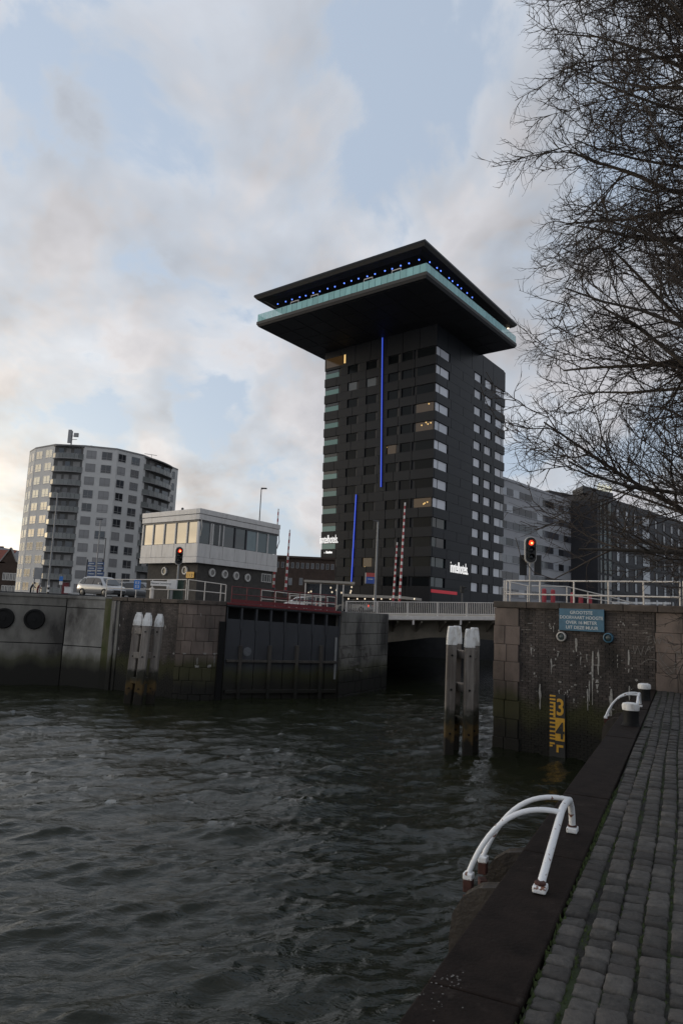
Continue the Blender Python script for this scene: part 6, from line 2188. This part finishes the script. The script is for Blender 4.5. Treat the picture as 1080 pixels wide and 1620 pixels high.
# ------------------------------------------------------------------ bare tree overhanging the quay
def grow_tree(label, base, lean, height, limbs, seed, name='bare_tree'):
    r = random.Random(seed)
    root = thing(name, label, 'tree', base, None)
    trunk, crown = MB(), MB()
    top = base + lean * height + ZV * height
    tp = []
    for i in range(13):
        t_ = i / 12
        tp.append(base.lerp(top, t_) + Vector((math.sin(t_ * 5) * .18, math.cos(t_ * 4) * .15, 0)))
    tr_ = [.34 * (1 - t_ / 12) ** .8 + .03 for t_ in range(13)]
    tr_[0] = .46
    trunk.tube(tp, tr_, 12)
    big = MB()

    def crown_r(z):                       # the crown's spread at a height
        f_ = (z - base.z) / height
        return 5.95 * (1.0 - .28 * max(0, f_ - .5)) * (1.0 - .35 * max(0, .28 - f_) / .28)

    def outside(p):
        ax_ = base + lean * (p.z - base.z)
        return math.hypot(p.x - ax_.x, p.y - ax_.y) > crown_r(p.z)

    def branch(p, d, length, rad, lev, mb, up, droop):
        n = (9, 6, 4, 3)[lev]
        k = (7, 5, 3, 3)[lev]
        pts, rs_ = [p], [rad]
        st = length / n
        d = d.normalized()
        for i in range(n):
            j = (.16, .24, .30, .30)[lev]
            d = (d + Vector((r.gauss(0, j), r.gauss(0, j), r.gauss(0, j))) * .75 + ZV * (up * (i / n) - droop * (1 - i / n) * .3)).normalized()
            p = p + d * st
            if lev < 2 and outside(p) and len(pts) > 2:
                d = (d + ZV * .8).normalized()
            pts.append(p)
            rs_.append(max(rad * (1 - .82 * (i + 1) / n), .0022 if lev > 1 else .006))
        mb.tube(pts, rs_, k, caps=False)
        return pts

    def side(d, spread):
        ax = d.orthogonal().normalized()
        ax.rotate(__import__('mathutils').Quaternion(d, r.uniform(0, 6.28)))
        q = d.copy()
        q.rotate(__import__('mathutils').Quaternion(ax, spread))
        return q

    for (zf, az, el, length, rad, dens, up) in limbs:
        i = zf * 12
        a = min(int(i), 11)
        p = tp[a].lerp(tp[a + 1], i - a)
        d = Vector((math.sin(az) * math.cos(el), math.cos(az) * math.cos(el), math.sin(el)))
        L0 = branch(p, d, length, rad, 0, big, up, .06)
        n1 = int(13 * dens)
        for k1 in range(n1):
            t1 = .14 + .86 * (k1 + r.random()) / n1
            i1 = min(int(t1 * 9), 8)
            q = L0[i1].lerp(L0[i1 + 1], t1 * 9 - i1)
            dd_ = (L0[i1 + 1] - L0[i1]).normalized()
            if outside(q):
                continue
            l1 = length * (.50 - .24 * t1) * r.uniform(.7, 1.25)
            L1 = branch(q, side(dd_, r.uniform(.5, 1.05)), l1, rad * (1 - .7 * t1) * .42, 1, crown, .10, .12)
            n2 = max(4, int(l1 * 6.0 * dens))
            for k2 in range(n2):
                t2 = .12 + .88 * (k2 + r.random()) / n2
                i2 = min(int(t2 * 6), 5)
                q2 = L1[i2].lerp(L1[i2 + 1], t2 * 6 - i2)
                d2 = (L1[i2 + 1] - L1[i2]).normalized()
                if outside(q2):
                    continue
                l2 = (.30 + .62 * (1 - t2) * min(l1 / 2.4, 1.2)) * r.uniform(.6, 1.4)
                L2 = branch(q2, side(d2, r.uniform(.45, 1.0)), l2, .0095 * (1.25 - .5 * t2), 2, crown, .22, .0)
                n3 = max(3, int(l2 * 9.5 * dens))
                for k3 in range(n3):
                    t3 = .18 + .82 * (k3 + r.random()) / n3
                    i3 = min(int(t3 * 4), 3)
                    q3 = L2[i3].lerp(L2[i3 + 1], t3 * 4 - i3)
                    d3 = (L2[i3 + 1] - L2[i3]).normalized()
                    branch(q3, side(d3, r.uniform(.4, .95)), r.uniform(.10, .30), .0048, 3, crown, .3, 0)
    obj('trunk', trunk, M['bark'], root, smooth=True)
    obj('limbs', big, M['bark'], root, smooth=True)
    o = obj('crown', crown, M['twig'], root, smooth=True)
    return root, len(crown.f)


TB = Q(13.6, 3.1, QZ - .1)
lr = random.Random(21)
limbs = []
to_left = math.radians(-95)       # azimuth of the water side, across the view


NL = 50
for i in range(NL):
    zf = .095 + .80 * i / (NL - 1)
    az = to_left + (-.85, .25, -.3, .8, -.05)[i % 5] + lr.uniform(-.2, .2)
    el = math.radians(lr.uniform(14, 38) + (6 if i < 8 else 0))
    L_ = 5.2 * lr.uniform(.85, 1.0) / math.cos(el) * (1 - .25 * max(0, zf - .55))
    limbs.append((zf, az, el, L_, (.085 - .035 * zf) * lr.uniform(.65, 1.3), 1.32, .03))
for i in range(9):                # the far side of the crown, out of the picture
    zf = .22 + .75 * i / 8
    limbs.append((zf, to_left + math.pi + lr.uniform(-1.5, 1.5), math.radians(lr.uniform(15, 45)), lr.uniform(4, 6), .09 - .05 * zf, .5, .05))
tree, nf_ = grow_tree('large bare tree reaching in over the quay from the right', TB, Vector((-.05, .0, 0)), 16.5, limbs, 9)
